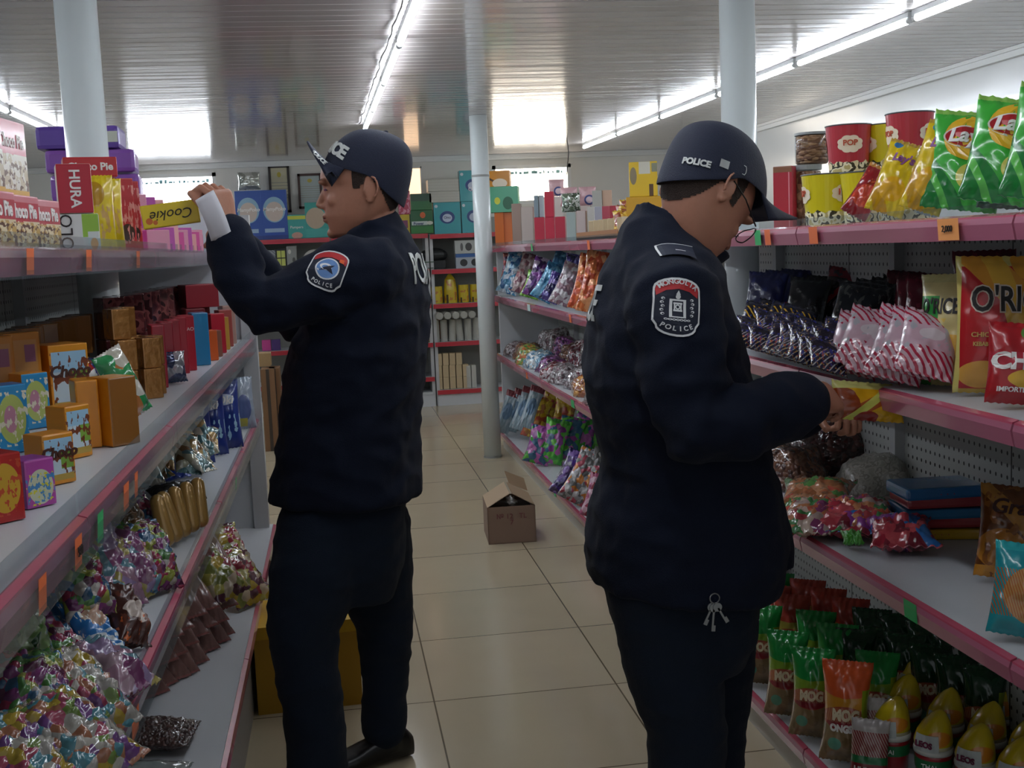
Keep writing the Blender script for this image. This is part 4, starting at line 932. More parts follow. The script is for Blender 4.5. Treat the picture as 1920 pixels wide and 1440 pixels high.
foilmix=patt('wrapped_sweets',['#2c7a4a','#b3262c','#c9c3b4','#8f5a2c','#d9d9d4','#2a3f7a','#c98a2c'],55,rough=.2,bump=.8)
heap('sweets_bag',-.60,2.86,ZM,.06,.10,.12,foilmix,'heap of red and green foil wrapped sweets behind the gold cartons')
cone=Bag(.075,.15,.05,seed=9,wr=.006); o=put('sweets_bag',cone.mesh('sweets_bag',[patt('celloph',['#b9b4a4','#2f8a50','#c9c4b8','#a86a3c'],28,rough=.12,bump=.5)])); tag(o,'cellophane sweets bag with green foil leaning at the shelf edge','bag'); stand(o,262,785,ZM+.008,.9,tilt=-.2,roll=-.35)
bk=carton('chocolate_carton',.034,.10,.165,mat('red_choc','#b82438',rough=.35,coat=.3),mat('red_choc2','#b01f34',rough=.35,coat=.3),label='red chocolate carton in the standing row left of the blue one',group='row of red chocolate cartons'); at(bk,-.47,3.20,ZM,.25)
for i in range(1,4): clone(bk,-.468+.003*i,3.20+.125*i,ZM,.25,bk['label'])
e5=clone(bk,-.45,3.66,ZM,.3,'red chocolate carton with white letters touching the blue one',group='end red chocolate carton'); lettering('KAO',e5,(0.0,-.0512,.125),.014,whitep)
bl=carton('chocolate_carton',.05,.09,.165,mat('cyan_choc','#1f7fb0',rough=.3,coat=.4),mat('cyan_choc2','#2a86b8',rough=.3,coat=.4),label='bright blue chocolate carton standing after the red row'); at(bl,-.43,3.82,ZM,.25)
for i,(c,hh,lb) in enumerate([('#d9602c',.10,'small orange pack right after the blue carton'),('#8a5c4c',.09,'small brown pack after the orange one'),('#b32436',.14,'small red pack near the far end post'),('#b8903c',.12,'golden pack beside the small red one'),('#9c4a44',.14,'dull red pack beside the golden one'),('#a8887c',.15,'pale brown pack at the far end post')]):
    o=carton('chocolate_pack',.05,.06,hh,mat('pack%d'%i,c,rough=.3,coat=.4),mat('pack%d'%i,c),label=lb); at(o,-.42,3.96+i*.15,ZM,.4)
silverbag=Bag(.08,.085,.05,seed=21,wr=.012); o=put('snack_bag',silverbag.mesh('snack_bag',[patt('silverfoil',['#8f9299','#2c3860','#b4b7bd','#3a4a6a'],22,rough=.15,bump=.5,metal=.3)])); tag(o,'small silver and navy foil packet before the red cartons','bag'); stand(o,325,718,ZM+.004,.5,tilt=-.15)
dr=patt('darkredpacks',['#4a2226','#5f2c2e','#7a4442','#3c181b'],26,kind='noise',rough=.2,bump=.3)
drp=carton('chocolate_pack',.06,.09,.117,dr,dr,label='dark red foil pack in the upper rear row, middle left shelf',group='upper dark red foil packs'); at(drp,-.63,3.45,ZM+.1175,.5)
drl=clone(drp,-.63,3.45,ZM,.5,'dark red foil pack in the lower rear row, middle left shelf',group='lower dark red foil packs')
for i in range(1,12): clone(drp,-.63+.006*(i%3),3.45+.118*i,ZM+.1175,.5+rnd.uniform(-.06,.06),drp['label']); clone(drl,-.63,3.45+.118*i,ZM,.5,drl['label'],group=drl['group'])
crim=carton('chocolate_carton',.12,.16,.085,mat('crimson2','#8c1c2a',rough=.4),mat('crimson2','#8c1c2a'),label='dark crimson carton lying on the packs near the far end post'); at(crim,-.505,4.55,ZM+.155,.3)
for i in range(2): 
    o=carton('chocolate_carton',.07,.12,.154,mat('crimson3','#6f1a24',rough=.4),mat('crimson3','#6f1a24'),label='dark red carton carrying the lying crimson one, %s'%['near one','far one'][i]); at(o,-.52,4.46+i*.17,ZM,.3)
# ---- LEFT UNIT, LOWER SHELF (z .785) ------------------------------------------
ZL=.7855
cand=[patt('candy_a',['#934056','#998330','#467986','#908c86','#613b70','#637c39','#946149','#a09c93'],62,rough=.12,bump=.7),
      patt('candy_b',['#306e30','#1c4923','#496e33','#212e20','#6c8656','#255429'],34,rough=.12,bump=.8),
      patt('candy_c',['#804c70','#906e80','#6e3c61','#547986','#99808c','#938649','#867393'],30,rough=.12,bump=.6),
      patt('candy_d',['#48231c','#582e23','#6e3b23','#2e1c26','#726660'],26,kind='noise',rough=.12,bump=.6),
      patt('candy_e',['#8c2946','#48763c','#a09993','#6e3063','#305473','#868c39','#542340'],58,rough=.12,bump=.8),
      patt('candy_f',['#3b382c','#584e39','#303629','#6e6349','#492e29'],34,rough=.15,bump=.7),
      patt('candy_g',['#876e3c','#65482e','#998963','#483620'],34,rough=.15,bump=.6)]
bagm={}
def candybag(w,h,t,seed,m,name='sweets_bag'):
    key=(w,h,t,seed%5,m.name)
    if key not in bagm: bagm[key]=Bag(w,h,t,seed=seed%5,nx=24,nz=28,lump=.011,lf=60,wr=.016,flare=.1).mesh(name,[m])
    return put(name,bagm[key])
_s=[0]
def lie(m,cx,cy,z,w_px,h_px,lb,rz=.8,tilt=-.9,roll=0,t=.07,group=None,name='sweets_bag',cat='bag',zc=.5,xp=None):
    """bag whose middle is seen at (cx,cy) with its middle at height z"""
    _s[0]+=1; p=atZ(cx,cy,z) if xp is None else atX(cx,cy,xp); p=atY(cx,cy,8.15) if xp and p.y>8.2 else p; w_=round(W(w_px,p.y),2); h_=round(W(h_px,p.y),2)
    o=candybag(w_,h_,t,_s[0],m,name); tag(o,lb,cat,group)
    R_=Matrix.Rotation(rz,3,'Z')@Matrix.Rotation(roll,3,'Y')@Matrix.Rotation(tilt,3,'X')
    off=R_@Vector((0,0,h_*zc)); o.location=p-off; o.rotation_euler=R_.to_euler(); return o
Z0=ZL
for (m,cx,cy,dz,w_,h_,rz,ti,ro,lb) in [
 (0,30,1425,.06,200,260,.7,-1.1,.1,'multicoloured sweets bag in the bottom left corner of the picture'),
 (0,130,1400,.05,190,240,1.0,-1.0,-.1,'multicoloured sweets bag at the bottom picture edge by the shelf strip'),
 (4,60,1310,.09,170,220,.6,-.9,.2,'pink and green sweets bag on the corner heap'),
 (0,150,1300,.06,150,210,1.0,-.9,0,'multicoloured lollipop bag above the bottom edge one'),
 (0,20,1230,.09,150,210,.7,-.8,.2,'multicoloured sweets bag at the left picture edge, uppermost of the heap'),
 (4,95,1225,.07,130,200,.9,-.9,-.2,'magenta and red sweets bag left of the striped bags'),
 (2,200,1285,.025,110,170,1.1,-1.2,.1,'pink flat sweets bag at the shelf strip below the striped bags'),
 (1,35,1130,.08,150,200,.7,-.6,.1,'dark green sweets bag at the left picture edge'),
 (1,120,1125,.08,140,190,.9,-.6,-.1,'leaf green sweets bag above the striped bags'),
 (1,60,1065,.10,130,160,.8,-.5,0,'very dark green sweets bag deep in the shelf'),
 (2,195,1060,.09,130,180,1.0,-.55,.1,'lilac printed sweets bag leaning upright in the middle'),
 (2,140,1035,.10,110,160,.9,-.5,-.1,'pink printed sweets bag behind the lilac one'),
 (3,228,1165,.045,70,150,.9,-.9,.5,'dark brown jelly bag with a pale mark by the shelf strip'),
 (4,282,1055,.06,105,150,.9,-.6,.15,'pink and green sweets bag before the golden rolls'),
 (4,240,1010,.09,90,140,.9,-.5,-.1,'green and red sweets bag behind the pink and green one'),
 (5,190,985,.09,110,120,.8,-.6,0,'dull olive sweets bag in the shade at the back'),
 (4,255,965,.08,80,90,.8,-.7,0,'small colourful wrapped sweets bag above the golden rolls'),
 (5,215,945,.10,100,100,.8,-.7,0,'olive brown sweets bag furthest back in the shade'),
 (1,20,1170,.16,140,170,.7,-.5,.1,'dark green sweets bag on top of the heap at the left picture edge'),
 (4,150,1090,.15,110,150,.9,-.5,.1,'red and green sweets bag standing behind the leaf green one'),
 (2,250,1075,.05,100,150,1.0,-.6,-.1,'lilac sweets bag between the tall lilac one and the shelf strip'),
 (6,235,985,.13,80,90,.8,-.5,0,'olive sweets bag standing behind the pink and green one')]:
    o=lie(cand[m],cx,cy,Z0+dz,w_,h_,lb,rz,ti,ro)
    if 'jelly' in lb: o.data=o.data.copy(); o.data.materials[0]=art('jelly_bag','#43231d',[('d',.5,.35,.36,.16,'#b9aaa0'),('n',7,.6,0,.3,'#c2602c'),('n',5,.62,0,1,'#6a3a2c')],bump=.5)
strp=art('striped_bag','#2b6fae',[('w',11,.2,.42,.0,.5,'#c5cdd0'),('d',.5,.72,.34,.18,'#a98670'),('d',.5,.90,.36,.10,'#9c2c40'),('n',9,.62,0,1,'#d9d9d2')],bump=.4)
for k,(cx,cy,lb) in enumerate([(178,1195,'blue and white striped sweets bag by the shelf strip, lower of the pair'),(140,1165,'blue and white striped sweets bag, upper of the pair')]): lie(strp,cx,cy,ZL+.07,80,170,lb,1.0,-.8,.2,t=.05)
golds=foil('gold_roll','#a07c42',metal=.3); gr=None
for i in range(5):
    b=MB(); b.capsule((0,0,0),(0,-.02,.085),.020,.017,12); lb='golden roll in the fan of five by the pink and green bag'; p=atZ(312+i*16,1010-i*9,ZL+.03)
    if gr is None: gr=b.build('wafer_roll',golds,smooth=True); tag(gr,lb,'roll','fan of golden rolls'); gr.location=p; gr.rotation_euler=(-.5,0,.8)
    else: dup(gr,p,(-.5,.1*i-.2,.8))
lie(foil('smoky_plastic','#33312f'),330,930,ZL+.03,100,55,'smoky dark plastic bag lying across behind the golden rolls',.3,-1.2,0,t=.05)
navyf=foil('navy_foil','#15224f'); bluef=art('blue_pack','#16307c',[('n',6,.6,.1,.5,'#9cc4d8'),('d',.5,.72,.3,.08,'#b9c3d6')])
BP=Bag(.12,.24,.05,seed=41,wr=.01); o0=put('wipes_pack',BP.mesh('wipes_pack',[bluef])); tag(o0,'royal blue pack with pale print standing nearest the far end post','pack'); at(o0,-.40,4.15,ZL,.4,tilt=-.1); BP.print(text_mesh('Oki',.04,shear=.2,bold=.0008),o0,0,.17,whitep)
for i,(x,y,lb) in enumerate([(-.44,4.02,'royal blue pack behind the nearest one to the end post'),(-.47,3.86,'royal blue pack, third from the far end post'),(-.52,3.7,'royal blue pack in shade, fourth from the far end post')]): clone(o0,x,y,ZL,.4,lb,tilt=-.1)
nv=Bag(.14,.25,.06,seed=43,wr=.01); o=put('snack_bag',nv.mesh('snack_bag',[navyf])); tag(o,'navy foil snack bag in the dark rear row of the lower left shelf','bag','navy foil bags'); at(o,-.62,3.3,ZL,.5)
for i in range(6): clone(o,-.62+.02*(i%2),3.5+.2*i,ZL+.005,.5+rnd.uniform(-.2,.2),o['label'])
pale=clone(o0,-.37,4.62,ZL,.3,'pale plastic wrapped picture pack against the far end post',scale=(.75,.8,.85),tilt=-.2); pale.data=pale.data.copy(); pale.data.materials[0]=art('pale_pack','#8f9aa8',[('d',.5,.4,.3,.25,'#4a5a8a'),('r',.1,.6,.05,.2,'#a9a040')])
for c in kids(pale): D.objects.remove(c)
tealf=patt('teal_gold_wraps',['#7ea0a4','#a9a48c','#54787c','#b89860','#ccc8b8','#7c5a34'],36,rough=.15,bump=.6,metal=.2)
tg=Bag(.075,.15,.035,seed=45,wr=.008); o=put('snack_packet',tg.mesh('snack_packet',[tealf])); tag(o,'small teal and gold foil packet in the loose pile','packet','pile of teal and gold packets'); p=atZ(300,865,ZL+.04); at(o,p.x,p.y,p.z-.03,.7,tilt=-.9)
for i in range(30):
    f=i/29; p=atZ(295+130*f-rnd.random()*20*(1-f),850-20*f+rnd.uniform(-30,42),ZL+.03+.06*rnd.random()); clone(o,p.x-.03,p.y-.03,max(ZL+.02,p.z-.03),.4+rnd.uniform(-.5,.9),o['label'],tilt=-1.0+rnd.uniform(-.2,.4),roll=rnd.uniform(-.3,.3))
lie(art('royal_flat','#1c3c9a',[('n',6,.6,.1,.6,'#9cb4d8')],bump=.4),305,888,ZL+.03,90,60,'royal blue pack lying flat in front of the teal and gold pile',.3,-1.3,0,t=.04)
# ---- LEFT UNIT, BASE BOARD (z .32) ---------------------------------------------
ZB=.3205
sg=Bag(.095,.29,.065,seed=51,nx=16,nz=26,wr=.010); sgm=art('pinkbrown_bag','#7a5a54',[('r',0,1,.66,.84,'#8a2a30'),('d',.5,.70,.2,.06,'#b8923c'),('n',4,.58,0,1,'#846058'),('w',3,0,.08,0,1,'#8f5a55')],bump=.5,rough=.15)
s0=None
for row,(cy0,dz,n) in enumerate([(1275,.05,7),(1225,.10,7),(1180,.16,7),(1135,.22,6)]):
    for i in range(n):
        f=i/(n-1); p=atZ(288+row*8+f*118,cy0-f*88+rnd.uniform(-8,8),ZB+dz); lb='long pinkish brown packaged roll in the leaning pile on the base board'
        ti=-.75-rnd.uniform(0,.2); rz=.75+rnd.uniform(-.12,.12); loc=p-Vector((math.sin(-rz)*0,0,.09)); 
        if s0 is None: s0=put('packaged_roll',sg.mesh('packaged_roll',[sgm])); tag(s0,lb,'bag','leaning pile of packaged rolls'); at(s0,*loc,rz,ti)
        else: clone(s0,*loc,rz,lb,tilt=ti)
yr=patt('yellowredmix',['#a98f2c','#8f2838','#7a7f3c','#b9a990','#5a3440','#a8a050'],30,rough=.12,bump=.6)
lie(yr,445,1080,ZB+.09,100,130,'yellow and red sweets bag lying at the far end of the base pile',.9,-.8)
lie(yr,425,1035,ZB+.10,100,120,'yellow and red sweets bag behind the first, near the bare board',.8,-.7,.1)
lie(yr,400,1070,ZB+.20,90,130,'yellow and red sweets bag topmost of the base pile',.9,-.8,-.1)
fb=Bag(.15,.20,.05,seed=55,nx=26,nz=34,lump=.008,lf=90,wr=.008); o=put('seed_bag',fb.mesh('seed_bag',[patt('brown_grain',['#3e2a25','#4c332e','#352220'],120,rough=.3,bump=.5,coat=.5)])); tag(o,'clear bag of small brown seeds lying flat on the base board','bag'); p=atZ(365,1375,ZB+.03); at(o,p.x,p.y,p.z,0); o.rotation_euler=(-1.5,0,PI*.5-.1)
o=put('seed_bag',Bag(.12,.2,.03,seed=56,wr=.01).mesh('seed_bag',[foil('pale_clear','#7f8684',rough=.12)])); tag(o,'pale clear flat bag with a green tag at the bottom picture edge','bag'); p=atZ(352,1450,ZB+.02); at(o,p.x,p.y,p.z,0); o.rotation_euler=(-1.5,0,PI*.5-.1)
MB().box((.0,-.019,.12),(.03,-.017,.15)).build('price_tag',green_t,o)
# ================= RIGHT UNIT ===================================================
ZT=1.4655
def onx(px,py,x): return atX(px,py,x)
# popcorn buckets
popw=patt('popcorn_print',['#e8dcb0','#3a3420','#f0e8c8','#c9b878'],42,kind='noise',rough=.5,bump=.1,coat=0)
def bucket(w_,h_,col,label,rim='#5a5f64'):
    e=tag(empty('popcorn_bucket'),label,'bucket'); n=36; r1=w_/2; r0=w_*.40; base=mat('bucket_'+col[1:],col,rough=.35,coat=.3)
    def ring(z,dr=0): r=r0+(r1-r0)*z/h_+dr; return [Vector((r*math.cos(2*PI*j/n),r*math.sin(2*PI*j/n),z)) for j in range(n)]
    def wob(z,a,dr=0): 
        r0_=[]; 
        for j in range(n): zz=z+a*math.sin(j*2.9)*math.sin(j*1.3+1); r=r0+(r1-r0)*zz/h_+dr; r0_.append(Vector((r*math.cos(2*PI*j/n),r*math.sin(2*PI*j/n),zz)))
        return r0_
    MB().loft([ring(.0),ring(h_*.28),ring(h_*.97)]).build('cup_body',base,e,smooth=False)
    MB().loft([ring(.001,.0012),wob(h_*.26,h_*.04,.0012)],cap=False).build('popcorn_print',popw,e)
    b=MB(); b.tube([Vector((r1*math.cos(2*PI*j/24),r1*math.sin(2*PI*j/24),h_*.98)) for j in range(25)],h_*.014,6); b.build('rim',mat('rim_grey',rim,rough=.4),e)
    # cloud label wrapped on the front
    R_=lambda z: r0+(r1-r0)*z/h_+.0022
    def wrap(me,zc,ang0,m,nm,par,off=0):
        bm=bmesh.new(); bm.from_mesh(me); bmesh.ops.triangulate(bm,faces=bm.faces); chop(bm,.012)
        for v in bm.verts:
            z=zc+v.co.y; r=R_(z)+off+v.co.z; a=ang0+v.co.x/R_(zc); v.co=Vector((r*math.cos(a),r*math.sin(a),z))
        o_=D.meshes.new(nm); bm.to_mesh(o_); bm.free(); o_.materials.clear(); o_.materials.append(m); return put(nm,o_,par)
    cream=mat('cloud_cream','#efe0c6',rough=.5); dk=mat('label_orange','#a5382c' if col!='#d8c81a' else '#c8502c',rough=.5)
    for ang in (-PI/2,-PI/2+2.1,-PI/2-2.1):
        pts=[]
        for k in range(48):
            a=2*PI*k/48; q=1+.13*abs(math.sin(a*4)); pts.append((w_*.26*q*math.cos(a),h_*.155*q*math.sin(a)))
        L_=wrap(flat_shape(pts),h_*.60,ang,cream,'cloud_label',e)
        wrap(text_mesh('POP',w_*.17,bold=w_*.003),h_*.62,ang,dk,'lettering',L_,.0012)
    MB().loft([ring(h_*.86,-.004),ring(h_*.87,-.004)]).build('popcorn_fill',popw,e)
    return e
RED='#b8303c'; YEL='#d8c81a'
def placeb(e,px,pb,x,z,rz=0): p=atX(px,pb,x); at(e,p.x,p.y,z,rz); return p
y0_=atX(1548,400,1.25).y
b1=bucket(W(100,y0_),W(100,y0_),YEL,'yellow popcorn bucket on the shelf beside the cap brim'); placeb(b1,1552,410,1.26,ZT,.35)
b2=bucket(.125,.125,YEL,'yellow popcorn bucket half hidden behind the leaning red bag'); placeb(b2,1625,405,1.30,ZT,-.3)
b3=dup(b1,(0,0,0),0,'yellow popcorn bucket in the hidden lower row carrying the red one'); p=atX(1592,400,1.42); at(b3,p.x,p.y,ZT,.1)
b4=bucket(W(88,p.y),W(98,p.y),RED,'red popcorn bucket standing left on top of the yellow ones'); at(b4,p.x,p.y,ZT+.134,-.35)
p=atX(1668,400,1.52); b5=dup(b1,(p.x,p.y,ZT),.2,'yellow popcorn bucket of the lower row between the two red ones'); b6=bucket(W(80,p.y)*1.2,W(98,p.y),YEL,'yellow popcorn bucket between the two red ones in the upper row'); at(b6,p.x+.01,p.y+.03,ZT+.134,.6)
p=atX(1706,400,1.46); b7=dup(b1,(p.x,p.y,ZT),.9,'yellow popcorn bucket hidden under the right red one'); b8=bucket(W(92,p.y),W(108,p.y),RED,'red popcorn bucket standing right, behind the yellow crisp bags'); at(b8,p.x,p.y,ZT+.134,.55)
# nut jars
nut=patt('nuts',['#a67a54','#8a5e40','#b98c66','#7a5036'],60,rough=.5,bump=1,coat=.3)
def jar(r,h_,label):
    e=tag(empty('nut_jar'),label,'jar'); n=28
    MB().loft([[Vector((rr*math.cos(2*PI*j/n),rr*math.sin(2*PI*j/n),z)) for j in range(n)] for rr,z in [(r*.9,.0),(r,.01),(r,h_*.88),(r*.96,h_*.9)]]).build('nuts',nut,e,smooth=True)
    MB().loft([[Vector((rr*math.cos(2*PI*j/n),rr*math.sin(2*PI*j/n),z)) for j in range(n)] for rr,z in [(r*.93,-.000),(r*1.05,.01),(r*1.05,h_*.9),(r*.98,h_*.94)]],cap=False).build('jar_glass',clearm,e,smooth=True)
    MB().cyl((0,0,h_*.92),(0,0,h_),r*1.08,n=28).build('lid',mat('jar_lid','#8f9494',rough=.35),e)
    return e
p=atX(1512,400,1.42); j1=jar(.043,.185,'clear jar of nuts, lower one, between the red box and the buckets'); at(j1,p.x,p.y,ZT); j2=dup(j1,(p.x+.02,p.y,ZT+.188),0,'clear jar of nuts on top of the lower jar',scale=(1,1,.42)); j2.scale=(1.1,1.1,.5)
rb=cart(1462,1500,290,410,ZT,'#ad2434',art('redbox_f','#b52838',[('r',.8,.86,0,1,'#d98a90'),('r',0,1,.9,1,'#8a5a3c')],bump=0),'tall red box standing between the cap brim and the nut jar',x=1.35,d=.06); at(rb,rb.location.x,rb.location.y,ZT,LX+.9)
# crisp bags
def emblem(bag,o,cx,cz,r,txt,size,tcol=whitep,ring=None,oval='#b3222c',rot=0):
    if ring: bag.print(flat_shape(circ(0,0,r*1.18,28,r*1.18)),o,cx,cz,mat('emb_'+ring[1:],ring,rough=.35,coat=.4),'emblem',.0012,rot)
    bag.print(flat_shape(circ(0,0,r*1.22,28,r*.62)),o,cx,cz,mat('emb_white','#e4ddd2',rough=.4),'emblem',.0020,rot)
    bag.print(flat_shape(circ(0,0,r*1.14,28,r*.54)),o,cx,cz,mat('emb_'+oval[1:],oval,rough=.35,coat=.4),'emblem',.0028,rot)
    bag.print(text_mesh(txt,size,shear=.15,bold=size*.03),o,cx,cz,tcol,'lettering',.0036,rot)
gb=Bag(.150,.215,.065,seed=61,nx=26,nz=34,wr=.014); gm=art('green_crisps','#3fae3c',[('s',.9,.0,.55,'#1c7a34'),('s',1.2,.36,.48,'#58b848'),('d',.62,.30,.22,.13,'#d8cc5a'),('r',0,1,.95,1,'#8fc45a')],bump=.3,rough=.22)
def crisp(bag,mesh,px,pb,x,z,rz,ti,ro,lb,grp=None):
    o=put('crisp_bag',mesh); tag(o,lb,'crisp bag',grp); p=atX(px,pb,x); at(o,p.x,p.y,z+.008,rz,ti,ro); return o
gme=gb.mesh('crisp_bag',[gm])
RZ=-.5
g1=crisp(gb,gme,1795,395,1.28,ZT,RZ,-.30,.16,"green crisp bag with a red oval logo, left of the two on the top shelf"); emblem(gb,g1,0,.148,.042,"Lay's",.044,ring='#e8b428')
g2=clone(g1,*(lambda p:(p.x,p.y,ZT+.008))(atX(1878,395,1.24)),RZ,"green crisp bag with a red oval logo, overlapping its left twin",tilt=-.30,roll=.20,scale=(1.06,1,.97))
g3=clone(g1,*(lambda p:(p.x,p.y,ZT+.008))(atX(1955,395,1.24)),RZ,'green crisp bag cut off by the right picture edge',tilt=-.28,roll=.2)
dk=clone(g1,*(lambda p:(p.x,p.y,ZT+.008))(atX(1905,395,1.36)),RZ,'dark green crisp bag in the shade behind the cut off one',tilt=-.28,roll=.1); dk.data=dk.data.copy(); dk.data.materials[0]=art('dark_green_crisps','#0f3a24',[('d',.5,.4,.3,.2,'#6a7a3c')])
ye=Bag(.085,.175,.055,seed=63,nx=22,nz=30,wr=.014); ym=art('yellow_crisps','#dcbc1c',[('s',.8,.2,.5,'#c99414'),('d',.5,.30,.32,.16,'#e0a81c'),('r',0,1,.95,1,'#c9a040'),('d',.25,.9,.12,.05,'#3a7ab0')],bump=.5,rough=.22)
yme=ye.mesh('crisp_bag',[ym])
y1=crisp(ye,yme,1655,404,1.22,ZT,-.5,-.32,.36,'yellow crisp bag leaning right, left of the two before the red bucket'); ye.print(text_mesh("Lay's",.025,shear=.15,bold=.001),y1,.0,.125,mat('print_violet','#8a4a8c'))
y2=clone(y1,*(lambda p:(p.x,p.y,ZT+.008))(atX(1722,404,1.22)),-.5,'yellow crisp bag leaning right, nearer the green bags',tilt=-.28,roll=.34,scale=(1,1,1.14))
silv=Bag(.05,.19,.04,seed=64,wr=.012); o=put('crisp_bag',silv.mesh('crisp_bag',[foil('silver_back','#a9b0b4',metal=.4)])); tag(o,'silver back of a crisp bag squeezed between yellow and green bags','crisp bag'); p=atX(1735,400,1.30); at(o,p.x,p.y,ZT,-.6,-.3,.3)
rc=Bag(.065,.14,.05,seed=65,nx=20,nz=26,wr=.014); o=crisp(rc,rc.mesh('crisp_bag',[art('red_crisps','#8f1c22',[('d',.5,.35,.4,.2,'#c2402c'),('r',0,1,.9,1,'#c9883c'),('n',6,.6,.1,.8,'#d8563c')],bump=.5,rough=.2)]),1598,404,1.21,ZT,-.5,-.4,.55,'dark red snack bag leaning far right beside the yellow bucket')
# ---- top shelf, far run (y 4.9-8.3)
F1=dict(d=.10)
def TR(px0,px1,pt,pb,x,z,side,front,label,rz=-.25,**k):
    o=cart(px0,px1,pt,pb,z,side,front,label,x=x,**k); o.location.x=min(o.location.x,1.55)
    if o.location.y>8.3: q=atY((px0+px1)/2,pb,8.3); o.location.x=max(q.x,1.19); o.location.y=8.3
    o.rotation_euler.z=rz; return o
def topz(px,py,x): return atX(px,py,x).z
def ontop(sup,w_,h_,d_,c1,lb,dx=0,fr=None):
    hz=max(v.co.z for v in sup.data.vertices); o=carton('carton',w_,d_,h_,mat('card_'+c1[1:],c1,rough=.35),fr or mat('card_'+c1[1:],c1,rough=.35),label=lb,r=.002); at(o,sup.location.x+dx,sup.location.y,sup.location.z+hz+.0008,-.25); return o
rowt=[ (929,945,396,458,'#c9602c','#d9702c','orange carton first at the far end of the upper right shelf'),
 (946,963,396,456,'#c9602c','#d8743a','orange carton second from the far end of the upper right shelf'),
 (965,982,380,456,'#8a7468','#9a8276','brown grey pack right of the orange cartons'),
 (983,1005,385,454,'#a85c50','#b9aca4','pale red striped pack before the three crimson cartons'),
 (1007,1026,405,453,'#b02438','#bb2a42','crimson carton, left of the three standing together'),
 (1027,1045,405,452,'#b02438','#bb2a42','crimson carton, middle of the three standing together'),
 (1046,1065,405,452,'#b02438','#bb2a42','crimson carton, right of the three standing together'),
 (1068,1085,396,450,'#8f9c8c','#a5b4b0','pale green and white bottle pack right of the crimson cartons'),
 (1087,1104,392,448,'#b0525a','#c9b9b4','pink and white pack before the cream booklets')]
ROW=[TR(a0,a1,t,bb,1.26,ZT,s_,f_,lb,d=.10) for (a0,a1,t,bb,s_,f_,lb) in rowt]
MINT=ontop(ROW[1],.225,.178,.14,'#3f9a6c','mint green pack under the topmost orange carton',-.03,art('mint_pack','#5fb08c',[('d',.35,.45,.09,.14,'#d8d84a'),('d',.68,.35,.16,.25,'#2c6a4c')],bump=0))
ontop(MINT,.175,.11,.12,'#c9822c','large orange carton topmost at the far end of the upper right shelf',-.03,art('orange_pack','#cf8a2c',[('s',.9,.6,.75,'#5a4030'),('d',.6,.2,.3,.3,'#e8d8c0')],bump=0))
ontop(ROW[5],.052,.145,.09,'#c02a42','crimson carton standing on the three crimson ones')
for k,(c1,lb) in enumerate([('#7f929c','grey blue pack left of the standing crimson carton, left one'),('#a9b4ba','grey blue pack left of the standing crimson carton, right one')]): ontop(ROW[4],.026,.13,.08,c1,lb,-.016+.030*k)
mbp=[TR(1006+k*12,1018+k*12,405,452,1.40,ZT,'#a5a09a','#b0aaa2','pale carton in the rear row behind the crimson ones, %s'%['first','second','third','fourth','fifth'][k],d=.1) for k in range(5)]
pkb=Bag(.10,.11,.05,seed=71,wr=.006); o=put('tissue_pack',pkb.mesh('tissue_pack',[art('pink_tissue','#c9a0a4',[('d',.6,.3,.3,.26,'#3a4a84'),('d',.6,.3,.2,.17,'#d8c0c8')],bump=.2)])); tag(o,'pink tissue pack with a navy oval above the crimson cartons','pack'); ps=TR(1026,1062,366,452,1.42,ZT,'#c0b4ac','#c9bdb4','pale carton behind the crimson ones, carrying the pink tissue pack',d=.10); at(o,ps.location.x+.02,ps.location.y,ZT+max(v.co.z for v in ps.data.vertices)+.002,-.1)
ps=TR(1070,1114,386,452,1.44,ZT,'#b8a8a0','#c0b0a8','pale carton carrying the two pink tissue packs',d=.10); hz=ZT+max(v.co.z for v in ps.data.vertices)+.002
clone(o,ps.location.x-.06,ps.location.y,hz,-.1,'pink tissue pack behind the silver green foil pack'); clone(o,ps.location.x+.05,ps.location.y,hz,-.2,'pink tissue pack left of the pale carton')
sl=Bag(.10,.10,.05,seed=72,wr=.016); o=put('tea_pack',sl.mesh('tea_pack',[patt('silver_leaf',['#a5b0a4','#4a5a48','#c9cfc8','#7a8a74'],30,kind='noise',rough=.15,metal=.4,bump=.5)])); tag(o,'silver green foil pack right of the standing crimson carton','pack'); at(o,ROW[7].location.x,ROW[7].location.y,ZT+max(v.co.z for v in ROW[7].data.vertices)+.002,-.2)
SUP=[TR(1104+k*20,1124+k*20,384,440,1.40,ZT,'#a08a78','#a89078','plain brown carton in the rear row behind the booklets, %s'%['left','middle','right'][k],d=.12) for k in range(3)]
ontop(SUP[1],.05,.10,.07,'#b0b0a8','silver and white carton on the rear row above the cream booklets',-.02); ontop(SUP[1],.05,.10,.07,'#c9a890','pale peach carton on the rear row above the cream booklets',.033)
for k,(c1) in enumerate(['#c0bcb4','#a8acb8','#b84a5c','#b03040','#b8384c']): TR(1106+k*14,1120+k*14,378,440,1.30,ZT,c1,c1,'small pack above the cream booklets: %s one'%['white','grey blue','dull pink','crimson','red'][k],d=.08)
bkl=None
for k in range(8):
    lb='cream booklet shaped pack in the row standing on the brown tray'; p=atX(1110+k*9,436,1.22)
    if bkl is None: bkl=carton('wafer_pack',.024,.09,.075,mat('cream_pk','#c9b48c',rough=.4),mat('cream_pk2','#d6c4a0',rough=.4),label=lb,group='cream packs on the brown tray'); at(bkl,p.x,p.y,ZT+.012,-.3)
    else: clone(bkl,p.x,p.y,ZT+.012,-.3,lb)
